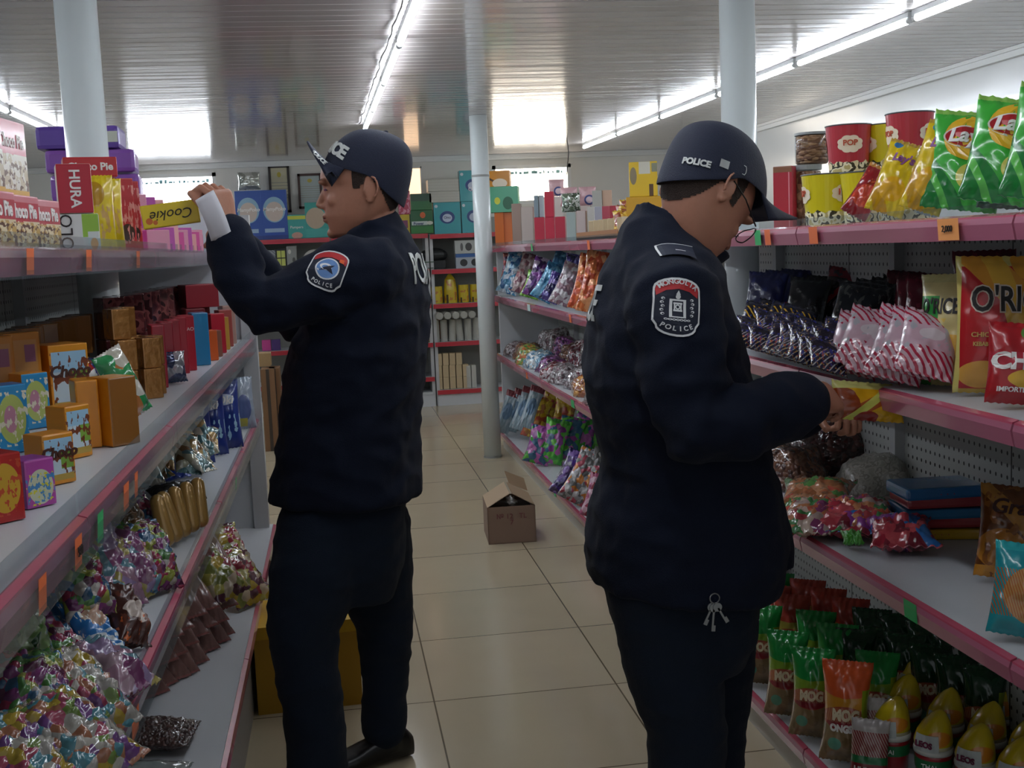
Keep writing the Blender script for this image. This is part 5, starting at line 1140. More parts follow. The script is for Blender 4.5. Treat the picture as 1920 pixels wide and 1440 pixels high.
pt=atX(1140,436,1.22); o=put('display_tray',MB().box((-.07,-.42,0),(.07,.40,.01)).box((-.07,-.42,0),(-.066,.40,.035)).mesh('display_tray',[mat('tray_brown','#9a6434',rough=.5)])); tag(o,'long brown cardboard tray under the row of cream packs','tray'); at(o,pt.x+.01,pt.y,ZT,0)
ysup=TR(1182,1250,370,446,1.32,ZT,'#c9901c','#d09c20','wide yellow carton under the yellow display box',d=.12)
ontop(ysup,.118,.144,.09,'#d9b018','yellow display box standing high beside the bent officer',0,art('yellow_disp','#e0b818',[('r',.35,.75,.65,1,'#cfcab8'),('r',.8,1,.7,.95,'#8a8a70'),('r',.7,.85,0,.35,'#5a3a18'),('d',.15,.6,.12,.25,'#8a7a5c')],bump=0))
ob_=None
for k in range(3):
    o=lie(patt('goldwrap',['#c99a24','#8a6a1c','#e0bc4c','#a0503c'],30,rough=.15,bump=.5),1170+k*6,420-k*10,ZT+.05,45,60,'golden wrapped sweets bag at the officer\'s collar, %s'%['lowest','middle','topmost'][k],-.3,-.5,0,t=.05,xp=1.24+.03*k)
# ---- 1.112 shelf, far run: leaning bags
Z2=1.1125
fcols={'bluewhite':['#4a8ab0','#c9d4dc','#2c5c8c','#a9b4c0','#8ab0c8'],'pinkbrown':['#a06a70','#c9b4b0','#7a4a58','#b8a0a0'],'purple':['#5a2c7a','#8a4a9c','#c9b4d0','#3a1c54'],'skyblue':['#3c8ab8','#6aa8c8','#2c6a94'],'navyp':['#1f1c54','#4a3a8c','#8a7ab8'],'silverpink':['#b0a4ac','#8a6a78','#d0ccd0','#a8848c'],'orange':['#d0562c','#e07838','#b0401c','#e8a068'],'lime':['#7ab83c','#5a942c','#a8cc5a'],'silver':['#9a9ca4','#c4c4c8','#6a6c74'],'redv':['#a02c34','#5a2c5c','#c9706c']}
fm={k:patt('f_'+k,v,36,rough=.14,bump=.6,metal=.15) for k,v in fcols.items()}
for (cx,cy,w_,h_,m,lb,ti,ro) in [
 (962,528,42,85,'bluewhite','blue and white foil bag first at the far end of the second shelf',-.3,.3),
 (985,515,40,80,'pinkbrown','pinkish brown foil bag second from the far end of the second shelf',-.3,.35),
 (1000,545,36,55,'lime','lime green bag low at the second shelf strip',-.4,.3),
 (1010,520,40,80,'purple','purple foil bag in the middle of the second shelf far run',-.3,.35),
 (1030,540,42,75,'skyblue','sky blue foil bag leaning right of the purple one',-.35,.5),
 (1045,510,40,80,'skyblue','sky blue foil bag behind the leaning one',-.25,.4),
 (1040,553,36,60,'navyp','dark violet bag low at the strip near the pale price card',-.4,.45),
 (1062,545,38,85,'silverpink','silver pink foil bag left of the orange one',-.3,.4),
 (1098,535,48,110,'orange','bright orange foil bag at the bent officer\'s back',-.2,.25),
 (1112,560,45,120,'orange','second bright orange foil bag, touching the officer\'s back',-.2,.2),
 (955,500,30,50,'redv','red and violet foil bag deep at the far end',-.2,.1),
 (1075,505,40,60,'navyp','dark violet bag deep behind the silver pink one',-.2,.2)]:
    lie(fm[m],cx,cy,0,w_,h_,lb,-.4,ti,ro,t=.05,xp=1.30 if cy<520 else 1.22)
# ---- .69 shelf, far run: heaps of foil sweets bags
silv_f=patt('silver_sweets',['#9a9294','#c8c4c8','#5a5054','#8a7c80','#6a3c4c','#b8b4b8'],70,rough=.14,bump=.9,metal=.2)
mixs={'s':silv_f,'r':patt('redsil',['#8a2c3c','#b8a8ac','#6a1c2c','#c9c0c4'],60,rough=.14,bump=.9,metal=.2),'p':patt('purp2',['#6a2c74','#3c1c44','#9a5ca0','#8a3c6c'],60,rough=.14,bump=.9,metal=.1),'o':patt('orang2',['#c07838','#8a4a24','#d8a058','#a05c3c'],60,rough=.14,bump=.9),'b':patt('blue2',['#7aa4bc','#b8c8d0','#4a7c9c','#d0d4d4'],60,rough=.14,bump=.9,metal=.1),'n':patt('brown2',['#7a4a34','#5c3626','#94644a'],60,rough=.2,bump=.9),'g':patt('green2',['#4a7a34','#a89c44','#c06834','#7a9c4c'],60,rough=.14,bump=.9)}
def hp(cx,cy,z,w_,h_,m,lb,hz=.09,ry=.12,rot=0):
    p=atZ(cx,cy,z); heap('sweets_bag',p.x,p.y+.04,z+.001,W(w_,p.y)/2,ry,W(h_,p.y)*.62,mixs[m] if isinstance(m,str) else m,lb,'bag',lf=55,lump=.012,seed=cx*.1,rot=rot)
Z3=.6905
MT=['s','r','s','n','s','p','g','s','r','b','o','s','p','s']; MN={'s':'silver foil','r':'red and silver','n':'brown','p':'purple','g':'green and orange','b':'pale blue','o':'orange brown'}
OF=['first','second','third','fourth','fifth','sixth','seventh','eighth','ninth','tenth','eleventh','twelfth']
for k in range(11):
    y=8.15-k*.30; m=MT[(k*3)%14]; heap('sweets_bag',1.265+.02*math.sin(k*2),y,Z3+.001,.105,.16,.10+.015*math.sin(k),mixs[m],'%s sweets bag, front row of the third shelf, %s from the far end'%(MN[m],OF[k]),'bag',lf=55,lump=.012,seed=k*2.1)
    m=MT[(k*5+2)%14]; heap('sweets_bag',1.46,y-.12,Z3+.001,.11,.16,.17+.03*math.sin(k*1.7),mixs[m],'%s sweets bag, rear row of the third shelf, %s from the far end'%(MN[m],OF[k]),'bag',lf=55,lump=.012,seed=k*1.3+50)
# ---- base, far run
Z4=.1225
pbm=art('paleblue_bag','#9ab0bc',[('n',5,.55,0,1,'#b8c4cc'),('r',0,1,.85,1,'#8a4048'),('d',.5,.5,.3,.2,'#6a8aa8')],bump=.4)
for i in range(4): lie(pbm,952+i*15,772-i*3,Z4+.12,30,85,'pale blue snack bag leaning at the far end of the base, %s from the left'%['first','second','third','fourth'][i],-.3,-.25,.35,t=.06,xp=1.25)
lie(pbm,965,798,Z4+.03,70,40,'pale blue snack bag lying flat under the leaning ones',0,-1.3,0,t=.05)
fm2={'yr':patt('yelred',['#c9a01c','#b04a2c','#e0c03c','#a86c2c'],30,rough=.14,bump=.6),'gp':patt('greenpurple',['#3c9a34','#8a3c8c','#5cb83c','#b05ca0','#2c5c7c'],28,rough=.14,bump=.6),'pu':patt('purplesil',['#4a2c8c','#2c1c5c','#8a6ab8','#5a4a6c'],36,rough=.14,bump=.7),'os':patt('orangesil',['#c97c2c','#a0a0a0','#6c6c6c','#c8c8c8','#b04a5c'],40,rough=.14,bump=.8,metal=.1),'pr':patt('pinkred',['#b05c7c','#8a2c3c','#d0a8b8','#a0445c'],34,rough=.14,bump=.6)}
for (cx,cy,w_,h_,dz,m,lb,ro) in [(1008,790,45,85,.13,'yr','yellow and red bag left on the base shelf far run',.3),(1032,770,45,85,.16,'yr','yellow and red bag, second on the base shelf far run',.3),(1058,775,45,75,.2,'yr','yellow and red bag behind the green topped ones',.2),
 (1012,845,50,75,.09,'gp','green and purple bag, leftmost of the green topped row',.25),(1040,835,50,90,.12,'gp','green and purple bag, second of the green topped row',.25),(1068,825,50,90,.14,'gp','green and purple bag, third of the green topped row',.25),(1095,815,48,90,.16,'gp','green and purple bag, fourth of the green topped row',.25),(1118,800,40,90,.2,'gp','green and purple bag beside the officer\'s back',.2),
 (1070,905,48,95,.09,'pu','violet bag leaning low on the base shelf',.5),(1092,915,55,110,.09,'os','silver and orange bag leaning right of the violet one',.5),(1120,900,50,110,.13,'os','silver and orange bag touching the officer\'s jacket',.4),(1118,950,45,90,.06,'pr','pink and red bag lowest on the base beside the officer',.3),(1105,870,40,60,.18,'pu','violet bag behind the silver and orange ones',.3)]:
    lie(fm2[m],cx,cy,Z4+dz,w_,h_,lb,-.3,-.4,ro,t=.07)
# ---- 1.112 shelf, near run ---------------------------------------------------
dkf={'navy':art('navy_snack','#1c2254',[('d',.7,.35,.12,.08,'#8a2c4c'),('n',4,.6,0,1,'#232c6a')],bump=.5,rough=.3),
 'black':art('black_snack','#15171c',[('s',1.4,.5,.62,'#a8842c'),('n',6,.62,0,.6,'#3a3c44')],bump=.5,rough=.22),
 'blackred':art('blackred_snack','#22181c',[('r',0,1,.8,1,'#7a1c2c'),('s',-1,.1,.25,'#8a1c28'),('n',7,.6,0,1,'#3c3440')],bump=.6,rough=.2),
 'grey':art('grey_snack','#2c2f34',[('n',8,.6,0,1,'#5a5c5a'),('d',.5,.3,.3,.2,'#4a4c40')],bump=.7,rough=.18),
 'crim':art('crimson_stripe','#5c1a28',[('w',9,.6,.3,0,.4,'#a08088'),('n',7,.6,.4,1,'#7c2434')],bump=.5,rough=.2),
 'multi':art('multi_snack','#25243c',[('w',8,-.8,.25,0,.5,'#a8a8ac'),('n',7,.55,.1,.9,'#3a3c84'),('n',10,.62,0,1,'#b89048'),('r',0,1,.55,.7,'#2a2430'),('n',12,.63,0,.5,'#a04a3c')],bump=.6,rough=.18),
 'yblack':art('yellowblack','#1c1a24',[('w',7,.9,.3,.2,.8,'#b88c2c'),('n',7,.6,0,1,'#2c3460')],bump=.6,rough=.18),
 'stripe':art('pinkstripe_snack','#c9a8b4',[('w',9,.8,.45,0,.34,'#a82440'),('w',9,.8,.35,.68,1,'#a82440'),('n',5,.58,.3,.8,'#b4b0b8'),('d',.5,.55,.22,.09,'#d0c4c8')],bump=.5,rough=.2)}
NB=Bag(.14,.20,.055,seed=81,nx=20,nz=24,wr=.014); nb={}
def near(m,cx,cy,lb,grp,rz=-.6,tilt=-.6,ro=0,dz=.0,sc=1):
    if m not in nb:
        nb[m]=put('snack_bag',NB.mesh('snack_bag',[dkf[m]])); o=nb[m]; tag(o,lb,'snack bag',grp); first=True
    else: o=dup(nb[m],(0,0,0),0,lb,grp)
    p=atZ(cx,cy,Z2+dz+.012); at(o,p.x,p.y,p.z,rz,tilt,ro); o.scale=(sc,)*3; return o
for i,(cx,cy) in enumerate([(1425,618),(1455,612),(1485,608),(1512,603)]): near('navy',cx,cy,'navy blue snack bag in the rear row beside the white column','navy blue snack bags',-.7,-.25,.1,.02,.95)
for i,(cx,cy) in enumerate([(1500,628),(1530,622),(1560,616)]): near('black',cx,cy,'black snack bag with yellow slash behind the small wrappers','black snack bags',-.7,-.4,.1,.01,.95)
for i,(cx,cy) in enumerate([(1565,612),(1595,610),(1622,612)]): near('blackred',cx,cy,'black and dark red snack bag standing in the rear row','black and red snack bags',-.7,-.3,.2,.03,.95)
for i,(cx,cy) in enumerate([(1590,652),(1620,645),(1650,640),(1672,632)]): near('grey',cx,cy,'grey and black foil snack bag in the middle row','grey foil snack bags',-.6,-.6,.2,.02,1)
for i,(cx,cy) in enumerate([(1695,640),(1715,650),(1735,655)]): near('crim',cx,cy,'dark crimson striped snack bag beside the tall green bag','dark crimson snack bags',-.6,-.35,.1,.02,1)
for i,(cx,cy) in enumerate([(1405,640),(1430,634),(1455,642),(1475,650)]): near('yblack',cx,cy,'yellow striped black snack bag above the front row','yellow striped black snack bags',-.5,-.8,.3,.02,.75)
k=0
for row in range(3):
    for i in range(7):
        cx=1412+i*24+row*6; cy=655+i*7-row*16; near('multi',cx,cy,'small dark mixed colour wrapper in the front pile on the second shelf','pile of dark small wrappers',-.3+rnd.uniform(-.3,.3),-1.0+rnd.uniform(-.1,.1),.35,.02+row*.012,.62)
for i,(cx,cy) in enumerate([(1590,700),(1612,692),(1635,706),(1655,690),(1670,712),(1690,700),(1705,694),(1730,705),(1748,698)]): near('stripe',cx,cy,'white and crimson striped snack bag in the front pile beside the green bag','crimson striped snack bags',-.5+rnd.uniform(-.15,.15),-.75,.3,.01+(i%2)*.015,.85)
# tall rice snack bags
rb_=Bag(.20,.27,.08,seed=91,nx=26,nz=32,wr=.012,seal=.045); rm_=art('ricebag','#b5242a',[('r',0,1,.92,1,'#d0c070'),('s',.8,.98,1.3,'#d09030'),('d',.95,.95,.45,.2,'#d8982c'),('s',2.2,1.5,1.95,'#d8a93c'),('d',.25,.14,.22,.10,'#d8a048'),('d',.55,.20,.15,.14,'#d8c02c'),('r',0,1,0,.035,'#c9a84c'),('r',0,.05,0,1,'#cfc06c')],bump=.3,rough=.22)
o=put('rice_snack_bag',rb_.mesh('rice_snack_bag',[rm_])); tag(o,'tall red and yellow rice snack bag with big black letters at the right edge','snack bag'); p=atZ(1885,742,Z2); at(o,p.x,p.y,Z2+.004,-.30,-.08,.04)
rb_.print(text_mesh("O'RICE",.068,bold=.004,width=.72),o,.0,.182,mat('print_cream','#d8c8b8',rough=.4),off=.0012); rb_.print(text_mesh("O'RICE",.068,bold=.0012,width=.72),o,.0,.182,blackp,off=.0026)
rb_.print(text_mesh("CHICKEN",.013,bold=.0003),o,-.045,.115,mat('print_gold','#c9a05a')); rb_.print(text_mesh("KEBAB SAUCE",.011,bold=.0003,width=.8),o,-.042,.097,mat('print_gold','#c9a05a')); rb_.print(text_mesh("5xe",.018,shear=.2),o,.012,.05,blackp)
gb_=Bag(.15,.235,.07,seed=92,nx=22,nz=30,wr=.012); gm_=art('greenrice','#c9bb80',[('r',.0,.42,.12,.80,'#2f8a3c'),('d',.65,.3,.3,.16,'#cfa040'),('n',4,.6,.05,.6,'#d8b860'),('r',0,1,.92,1,'#bdb57c'),('r',0,.2,.0,.12,'#3a8a3c')],bump=.4,rough=.25)
o=put('rice_snack_bag',gb_.mesh('rice_snack_bag',[gm_])); tag(o,'cream and green rice snack bag left of the tall red one','snack bag'); p=atZ(1782,728,Z2); at(o,p.x,p.y,Z2+.004,-1.1,-.08,-.02); gb_.print(text_mesh("O'RICE",.044,bold=.001,width=.7),o,-.01,.165,blackp)
cb_=Bag(.13,.15,.06,seed=93,nx=20,nz=24,wr=.01); o=put('snack_bag',cb_.mesh('snack_bag',[art('chered','#a81c24',[('d',.7,.85,.3,.14,'#5a8a3c'),('d',.75,.3,.5,.14,'#d8a82c'),('r',0,1,.42,.62,'#b02c3c')],bump=.4)])); tag(o,'red snack bag with white letters at the right edge before the rice bag','snack bag'); p=atZ(1915,768,Z2); at(o,p.x,p.y,Z2+.003,-.3,-.2,.1); cb_.print(text_mesh('CHE',.04,bold=.002),o,-.02,.075,whitep); cb_.print(text_mesh('IMPORTED',.012,bold=.0003),o,-.02,.025,whitep)
o=clone(nb['crim'],*(lambda p:(1.50,p.y,Z2+.004))(atX(1845,600,1.50)),-.5,'dark red packet deep behind the rice snack bags',tilt=-.1,group='deep dark red packet',scale=(1,1,1.38))
# ---- .69 shelf, near run -------------------------------------------------------
brs=patt('choc_lumps',['#5a3426','#6f4632','#7f5640','#4a2a20'],70,rough=.2,bump=1)
brd=patt('dark_lumps',['#3c1e1e','#4c2828','#5a3430','#301818'],60,rough=.16,bump=.9)
wht=patt('white_lumps',['#a8a69c','#b8b6ac','#98968c','#c0beb6'],50,kind='noise',rough=.3,bump=.6,coat=.6)
hp(1500,915,Z3,140,130,brs,'bag of light brown chocolate lumps beside the officer\'s jacket',ry=.11); hp(1580,885,Z3,190,190,brd,'tall bag of dark reddish brown lumps below the yellow packet',ry=.13); hp(1530,868,Z3,130,170,patt('mid_lumps',['#5a3830','#6c463a','#4a2c26'],60,rough=.18,bump=.9),'bag of mid brown lumps behind the light brown one',ry=.12)
hp(1655,925,Z3,170,125,wht,'clear bag of white puffed sweets against the pegboard',ry=.12)
mixf=patt('flat_mix',['#a83c44','#c07c54','#4a8a50','#b8a098','#8a3c6c','#c0583c','#c9b0a0'],34,kind='voronoi',rough=.14,bump=.5)
mixr=patt('flat_red',['#a8283c','#8a3c8c','#b8404c','#2c6cb0','#c04c54','#7c2434'],26,rough=.14,bump=.5); mixo=patt('flat_orange',['#b06a44','#5a8c4a','#c08864','#98603c','#b84c3c'],34,rough=.14,bump=.6)
BYb=[(1530,945,Z3+.03,150,90,mixo,'flat clear bag of orange and green sweets below the brown lumps'),(1520,985,Z3+.02,120,80,mixf,'flat clear bag of mixed sweets at the shelf strip'),(1590,990,Z3+.02,140,70,mixr,'flat clear bag of red and violet sweets in the middle'),(1620,965,Z3+.05,140,80,mixf,'flat clear bag of pink and green sweets lying on the red ones'),(1690,1015,Z3+.02,140,70,mixr,'flat clear bag of red sweets nearest the empty board')]
for (cx,cy,z,w_,h_,m,lb) in BYb: lie(m,cx,cy,z,w_,h_*2.2,lb,-.5+rnd.uniform(-.2,.2),-1.42,0,t=.06)
gp=lie(foil('green_small','#4a9a34'),1598,1008,Z3+.03,45,50,'small lime green packet at the edge of the flat sweets bags',-.3,-1.3,0,t=.02)
spk=patt('silver_crumple',['#8a8488','#c0bcc0','#5a5058','#a04450'],30,kind='noise',rough=.1,bump=.8,metal=.3); hp(1690,968,Z3,70,45,spk,'crumpled silver sweets bag before the blue packs',ry=.07)
for k,(z,c1,c2,lb,pt) in enumerate([(0,'#c9a01c','#c9a01c','yellow flat pack at the bottom of the stack on the lower right shelf',0),(.028,'#a02c34','#a83038','red flat pack above the yellow one in the stack',0),(.050,'#2c7cb0','#2474a8','blue flat pack in the middle of the stack',0),(.078,'#b0444c','#a83c44','red and white flat pack under the top blue one',0),(.100,'#2f7cb4','#2a6ca8','blue flat pack on top of the stack',0)]):
    p=atZ(1765,1005,Z3); o=carton('sweets_pack',.20,.14,.026 if k!=4 else .03,mat('fp%d'%k,c1,rough=.25,coat=.5),mat('fpf%d'%k,c2,rough=.25,coat=.5),label=lb,r=.008); at(o,p.x+.008*(k%2),p.y+.03,Z3+z,-.28+.05*k)
    if k in (0,4): lettering('CANDY' if 0 else '·  ·  ·',o,(.0,-.071,.013),.02,redp)
db=Bag(.16,.20,.07,seed=95,nx=22,nz=28,wr=.016); o=put('snack_bag',db.mesh('snack_bag',[art('brown_snack','#6a3c1c',[('s',.8,.9,1.1,'#a8742c'),('d',.3,.3,.3,.22,'#b8782c'),('r',0,1,.0,.12,'#c9882c'),('n',5,.6,0,1,'#8a5424')],bump=.5,rough=.2)])); tag(o,'brown snack bag with golden print at the right edge of the lower shelf','snack bag'); p=atZ(1900,1098,Z3); at(o,p.x,p.y,Z3+.004,-.4,-.3,.12); db.print(text_mesh('Grain',.045,bold=.001,shear=.2),o,-.01,.15,mat('print_darkred','#3a1410'))
tb=Bag(.14,.17,.07,seed=96,nx=22,nz=28,wr=.016); o=put('snack_bag',tb.mesh('snack_bag',[art('teal_snack','#1f8a94',[('d',.55,.45,.42,.32,'#b0844c'),('w',14,2.2,.4,.2,.7,'#a85c2c'),('r',0,1,.9,1,'#2ca0a4'),('r',.6,1,.72,.9,'#d0a04c')],bump=.5,rough=.2)])); tag(o,'teal snack bag with a golden fries print at the right edge','snack bag'); p=atZ(1925,1208,Z3); at(o,p.x,p.y,Z3+.006,-.4,-.3,.15)
# ---- base, near run -------------------------------------------------------------
gv=Bag(.115,.235,.085,seed=101,nx=24,nz=32,wr=.012,flare=.10)
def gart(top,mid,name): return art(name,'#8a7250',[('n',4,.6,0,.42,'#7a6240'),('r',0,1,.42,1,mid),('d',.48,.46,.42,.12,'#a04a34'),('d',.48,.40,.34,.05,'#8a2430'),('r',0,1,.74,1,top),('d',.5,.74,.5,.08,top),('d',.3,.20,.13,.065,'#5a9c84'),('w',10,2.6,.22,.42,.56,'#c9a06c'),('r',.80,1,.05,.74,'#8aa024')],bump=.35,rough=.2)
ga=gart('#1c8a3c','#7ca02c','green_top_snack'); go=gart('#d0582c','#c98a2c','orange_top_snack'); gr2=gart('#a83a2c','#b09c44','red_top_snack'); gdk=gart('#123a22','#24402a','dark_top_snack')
gmesh={}
def puff(m,cx,cy,lb,dz=.03,rz=-.45,ti=-.14,ro=.04,grp=None,sc=1.0,face=True):
    if m.name not in gmesh:
        o=put('puff_bag',gv.mesh('puff_bag',[m])); gmesh[m.name]=o; tag(o,lb,'snack bag',grp)
        gv.print(text_mesh('MOG',.034,bold=.002,width=.75),o,.0,.115,mat('print_cream2','#e0cfae')); 
        if m is go: gv.print(text_mesh('ONGSS',.022,bold=.0015,width=.8),o,-.005,.085,whitep)
    else: o=dup(gmesh[m.name],(0,0,0),0,lb,grp)
    p=atZ(cx,cy,Z4+dz); at(o,p.x,p.y,p.z-dz+.006+dz,rz,ti,ro); o.scale=(sc,)*3; return o
puff(ga,1472,1345,'green topped snack bag at the front edge, left of the front pair',0); puff(ga,1520,1385,'green topped snack bag at the front edge, right of the front pair',0)
puff(go,1583,1432,'orange topped snack bag at the front edge',0,sc=1.08)
puff(ga,1425,1285,'green topped snack bag at the front edge, touching the officer\'s leg',0)
puff(ga,1525,1300,'green topped snack bag in the second row, left',0); puff(ga,1565,1330,'green topped snack bag in the second row, middle',0); puff(ga,1640,1390,'green topped snack bag behind the orange topped one',0,sc=.98)
puff(gr2,1445,1240,'red topped snack bag near the officer\'s leg, left one',0); puff(gr2,1480,1262,'red topped snack bag near the officer\'s leg, right one',0)
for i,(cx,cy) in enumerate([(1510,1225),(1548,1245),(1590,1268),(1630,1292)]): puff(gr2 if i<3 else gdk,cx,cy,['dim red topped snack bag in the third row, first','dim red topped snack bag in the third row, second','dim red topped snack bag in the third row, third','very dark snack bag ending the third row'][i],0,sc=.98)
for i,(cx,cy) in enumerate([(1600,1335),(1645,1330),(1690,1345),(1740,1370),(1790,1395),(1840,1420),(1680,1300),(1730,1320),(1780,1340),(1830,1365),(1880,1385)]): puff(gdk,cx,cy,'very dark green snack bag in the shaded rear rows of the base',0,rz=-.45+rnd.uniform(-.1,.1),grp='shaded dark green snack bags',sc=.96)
puff(ga,1450,1215,'green foil top of a snack bag sticking up at the officer\'s leg',0,sc=1.02)
def cup(label,first=[None]):
    if first[0] is not None: return dup(first[0],(0,0,0),0,label)
    e=tag(empty('snack_cup'),label,'cup'); n=28
    ring=lambda r,z,dx=0,sq=1: [Vector((dx+r*math.cos(2*PI*j/n),r*sq*math.sin(2*PI*j/n),z)) for j in range(n)]
    MB().loft([ring(.034,0),ring(.038,.004),ring(.043,.075),ring(.044,.085)]).build('cup_body',mat('cup_red','#941a22',rough=.3,coat=.4),e,smooth=True)
    MB().loft([ring(.0455,.083),ring(.0465,.090),ring(.045,.098)]).build('cup_rim',mat('cup_white','#c9c8c0',rough=.35),e,smooth=True)
    MB().loft([ring(.0445,.097),ring(.045,.112),ring(.040,.135,.003),ring(.030,.158,.008),ring(.017,.176,.013),ring(.004,.186,.016)]).build('cup_dome',art('cup_dome','#cdb41c',[('d',.62,.32,.3,.2,'#d8882c'),('r',0,1,0,.1,'#d0c8a0')],bump=.2,rough=.2),e,smooth=True)
    # curved label on the left shoulder
    b=MB()
    for k in range(6):
        a0=math.radians(205+k*13); a1=math.radians(218+k*13)
        for (r0,z0,r1,z1) in [(.0462,.094,.0466,.113),(.0466,.113,.0425,.134)]:
            b.quad(Vector((r0*math.cos(a0),r0*math.sin(a0),z0)),Vector((r0*math.cos(a1),r0*math.sin(a1),z0)),Vector((r1*math.cos(a1),r1*math.sin(a1),z1)),Vector((r1*math.cos(a0),r1*math.sin(a0),z1)))
    lbm=b.build('label',mat('cup_label','#bfc4c0',rough=.4),e)
    lettering('LEOS',lbm,(-.024,-.0425,.112),.019,mat('print_maroon','#6a1c3c'),rot=(PI/2-.1,0,-.55),bold=.0008)
    g_=MB().loft([ring(.0425,.045),ring(.0435,.072)],cap=False).build('green_band',mat('cup_green','#1f6a3c',rough=.4),e,smooth=True)
    lettering('THAI',g_,(-.012,-.0442,.058),.016,whitep,rot=(PI/2,0,-.25))
    first[0]=e; return e
k=0
for row in range(5):
    for i in range(6):
        cx=1672+i*78-row*0+row*22; cy=1440+i*30-row*46+0
        if cx>1990 or cy>1560 or (row==4 and i<2): continue
        p=atZ(cx,cy,Z4)
        if p.y<1.5: continue
        p.x=max(p.x,1.205); o=cup('red and yellow snack cup, row %s from the front edge, %s from the left'%(['first','second','third','fourth','fifth'][row],['first','second','third','fourth','fifth','sixth'][i])); at(o,p.x,p.y,Z4+.002,-.45); k+=1
hk=Bag(.09,.15,.04,seed=105,nx=16,nz=20,wr=.01); o=put('noodle_packet',hk.mesh('noodle_packet',[art('hunter_pk','#7c1c24',[('r',0,1,.3,.42,'#1c6a3c'),('w',12,1.2,.4,.42,.8,'#b09c90'),('r',0,1,.8,1,'#a8a09c')],bump=.4)])); tag(o,'dark red striped packet at the front edge left of the cups','packet'); p=atZ(1628,1470,Z4); at(o,p.x,p.y,Z4+.006,-.45,-.2,.05); hk.print(text_mesh('HUNTER',.018,bold=.0006),o,0,.03,whitep)
clone(o,*(lambda p:(p.x,p.y,Z4+.006))(atZ(1640,1425,Z4)),-.45,'dark red striped packet behind the first, beside the orange topped bag',tilt=-.2)
# ---- yellow packet in the bent officer's hands ------------------------------------
hb=Bag(.175,.085,.045,seed=111,nx=24,nz=16,wr=.012,seal=.07); o=put('snack_packet',hb.mesh('snack_packet',[art('held_packet','#dca81c',[('s',-1.1,-.3,.05,'#a8561c'),('d',.1,.3,.22,.5,'#8a3c18'),('s',-1.6,-.45,-.2,'#c9cc5c'),('r',0,1,.78,1,'#c4c070'),('d',.45,.06,.16,.16,'#8a2418')],bump=.4,rough=.2)]))
tag(o,'yellow snack packet held in the bent officer\'s hands','packet'); p=atY(1628,790,2.34); at(o,p.x,p.y,p.z,.12,-.25,.14)
# ================= BACK SHELVES ===================================================
YF=10.93
def BK(px0,px1,pt,pb,z,side,front,lb,d=.12,**k): return cart(px0,px1,pt,pb,z,side,front,lb,y=YF,d=d,**k)
zt=1.612
dia=art('diaper_pack','#1c4aa0',[('d',.5,.60,.42,.26,'#8ab0c8'),('d',.5,.56,.34,.2,'#c9b8ac'),('r',0,1,.0,.08,'#1a3a84'),('r',.1,.85,.14,.22,'#9ab4d0')],bump=.1)
def txt(o,s,x,z,size,m,**k):
    d=o.dimensions.y/2 if o.dimensions.y else .06; 
    lettering(s,o,(x,-.0608,z),size,m,**k)
for i,(a,b_) in enumerate([(446,492),(494,541)]):
    o=BK(a,b_,357,446,zt,'#1a3f90',dia,'royal blue nappy pack on the far wall shelf, %s one'%['left','right'][i]); txt(o,'MamyPoko',.0,.27,.045,whitep,bold=.001,shear=.2)
teal=art('teal_pack','#2f9c94',[('r',0,1,.80,.95,'#c8cc3c'),('d',.5,.12,.3,.14,'#c09484')],bump=.1)
o=BK(541,574,400,443,zt,'#2a8a84',teal,'teal pack with a yellow band beside the nappy packs'); txt(o,'Pampers',0,.10,.034,whitep)
o=BK(575,622,376,440,zt,'#2c8f86',art('teal_face','#2f9a90',[('d',.4,.55,.38,.3,'#b8a48c'),('r',0,1,0,.25,'#3aa49c')],bump=.1),'rounded teal pack behind the officer\'s chin')
for (a,b_,t,bb,c1,lb) in [(745,770,357,400,'#a8384c','pink red pack behind the cap on the far wall shelf'),(745,768,402,432,'#c4ac24','yellow pack under the pink red one behind the officer')]:
    pass
o=BK(752,769,400,436,zt,'#b8a024',art('yelpk','#c4ac24',[('r',.2,.8,.3,.7,'#7a3c5c')],bump=0),'yellow pack beside the dark green ones on the far wall shelf',d=.12); BK(748,770,356,399,zt+.19,'#a8384c',art('pinkpk','#b0405a',[('n',4,.55,0,1,'#d08ca0')],bump=0),'pink pack on the yellow one behind the officer\'s cap',d=.12)
o=BK(771,813,393,436,zt,'#1c5a34',art('green_pads','#1f5c34',[('r',.05,.75,.36,.52,'#c4d0cc'),('d',.85,.44,.14,.08,'#d0d4c8'),('d',.55,.78,.12,.13,'#d0602c'),('r',0,1,0,.3,'#2c7a34')],bump=0),'dark green pack with white letters on the far wall shelf'); txt(o,'Power',-.03,.09,.036,mat('print_navy','#1c2c5c'),bold=.001)
BK(771,810,362,392,zt+.222,'#24503a',art('green_pads2','#2a4c38',[('r',0,1,0,.55,'#2c6a3c')],bump=0),'dark green pack lying on the lettered green one')
tis=art('teal_tissue','#3a9ca4',[('d',.5,.52,.28,.20,'#24407c'),('d',.5,.50,.18,.13,'#b8c4d8'),('d',.1,.88,.06,.05,'#c8d4d8')],bump=0); tis_w=dict()
o=BK(815,865,378,436,zt,'#2f8a92',tis,'teal tissue pack with a dark blue oval, left of the far column'); txt(o,'Ono',0,.148,.035,mat('print_navy','#1c2c5c'))
o=BK(867,912,378,436,zt,'#2f8a92',tis,'teal tissue pack half hidden by the column, lower one'); o=BK(863,912,320,377,zt+.295,'#2f8a92',tis,'teal tissue pack stacked upper, half hidden by the column'); txt(o,'On',-.01,.11,.05,whitep)
wr_=art('white_rolls','#b8b8ae',[('w',4,0,.08,0,1,'#a0a096')],bump=.1)
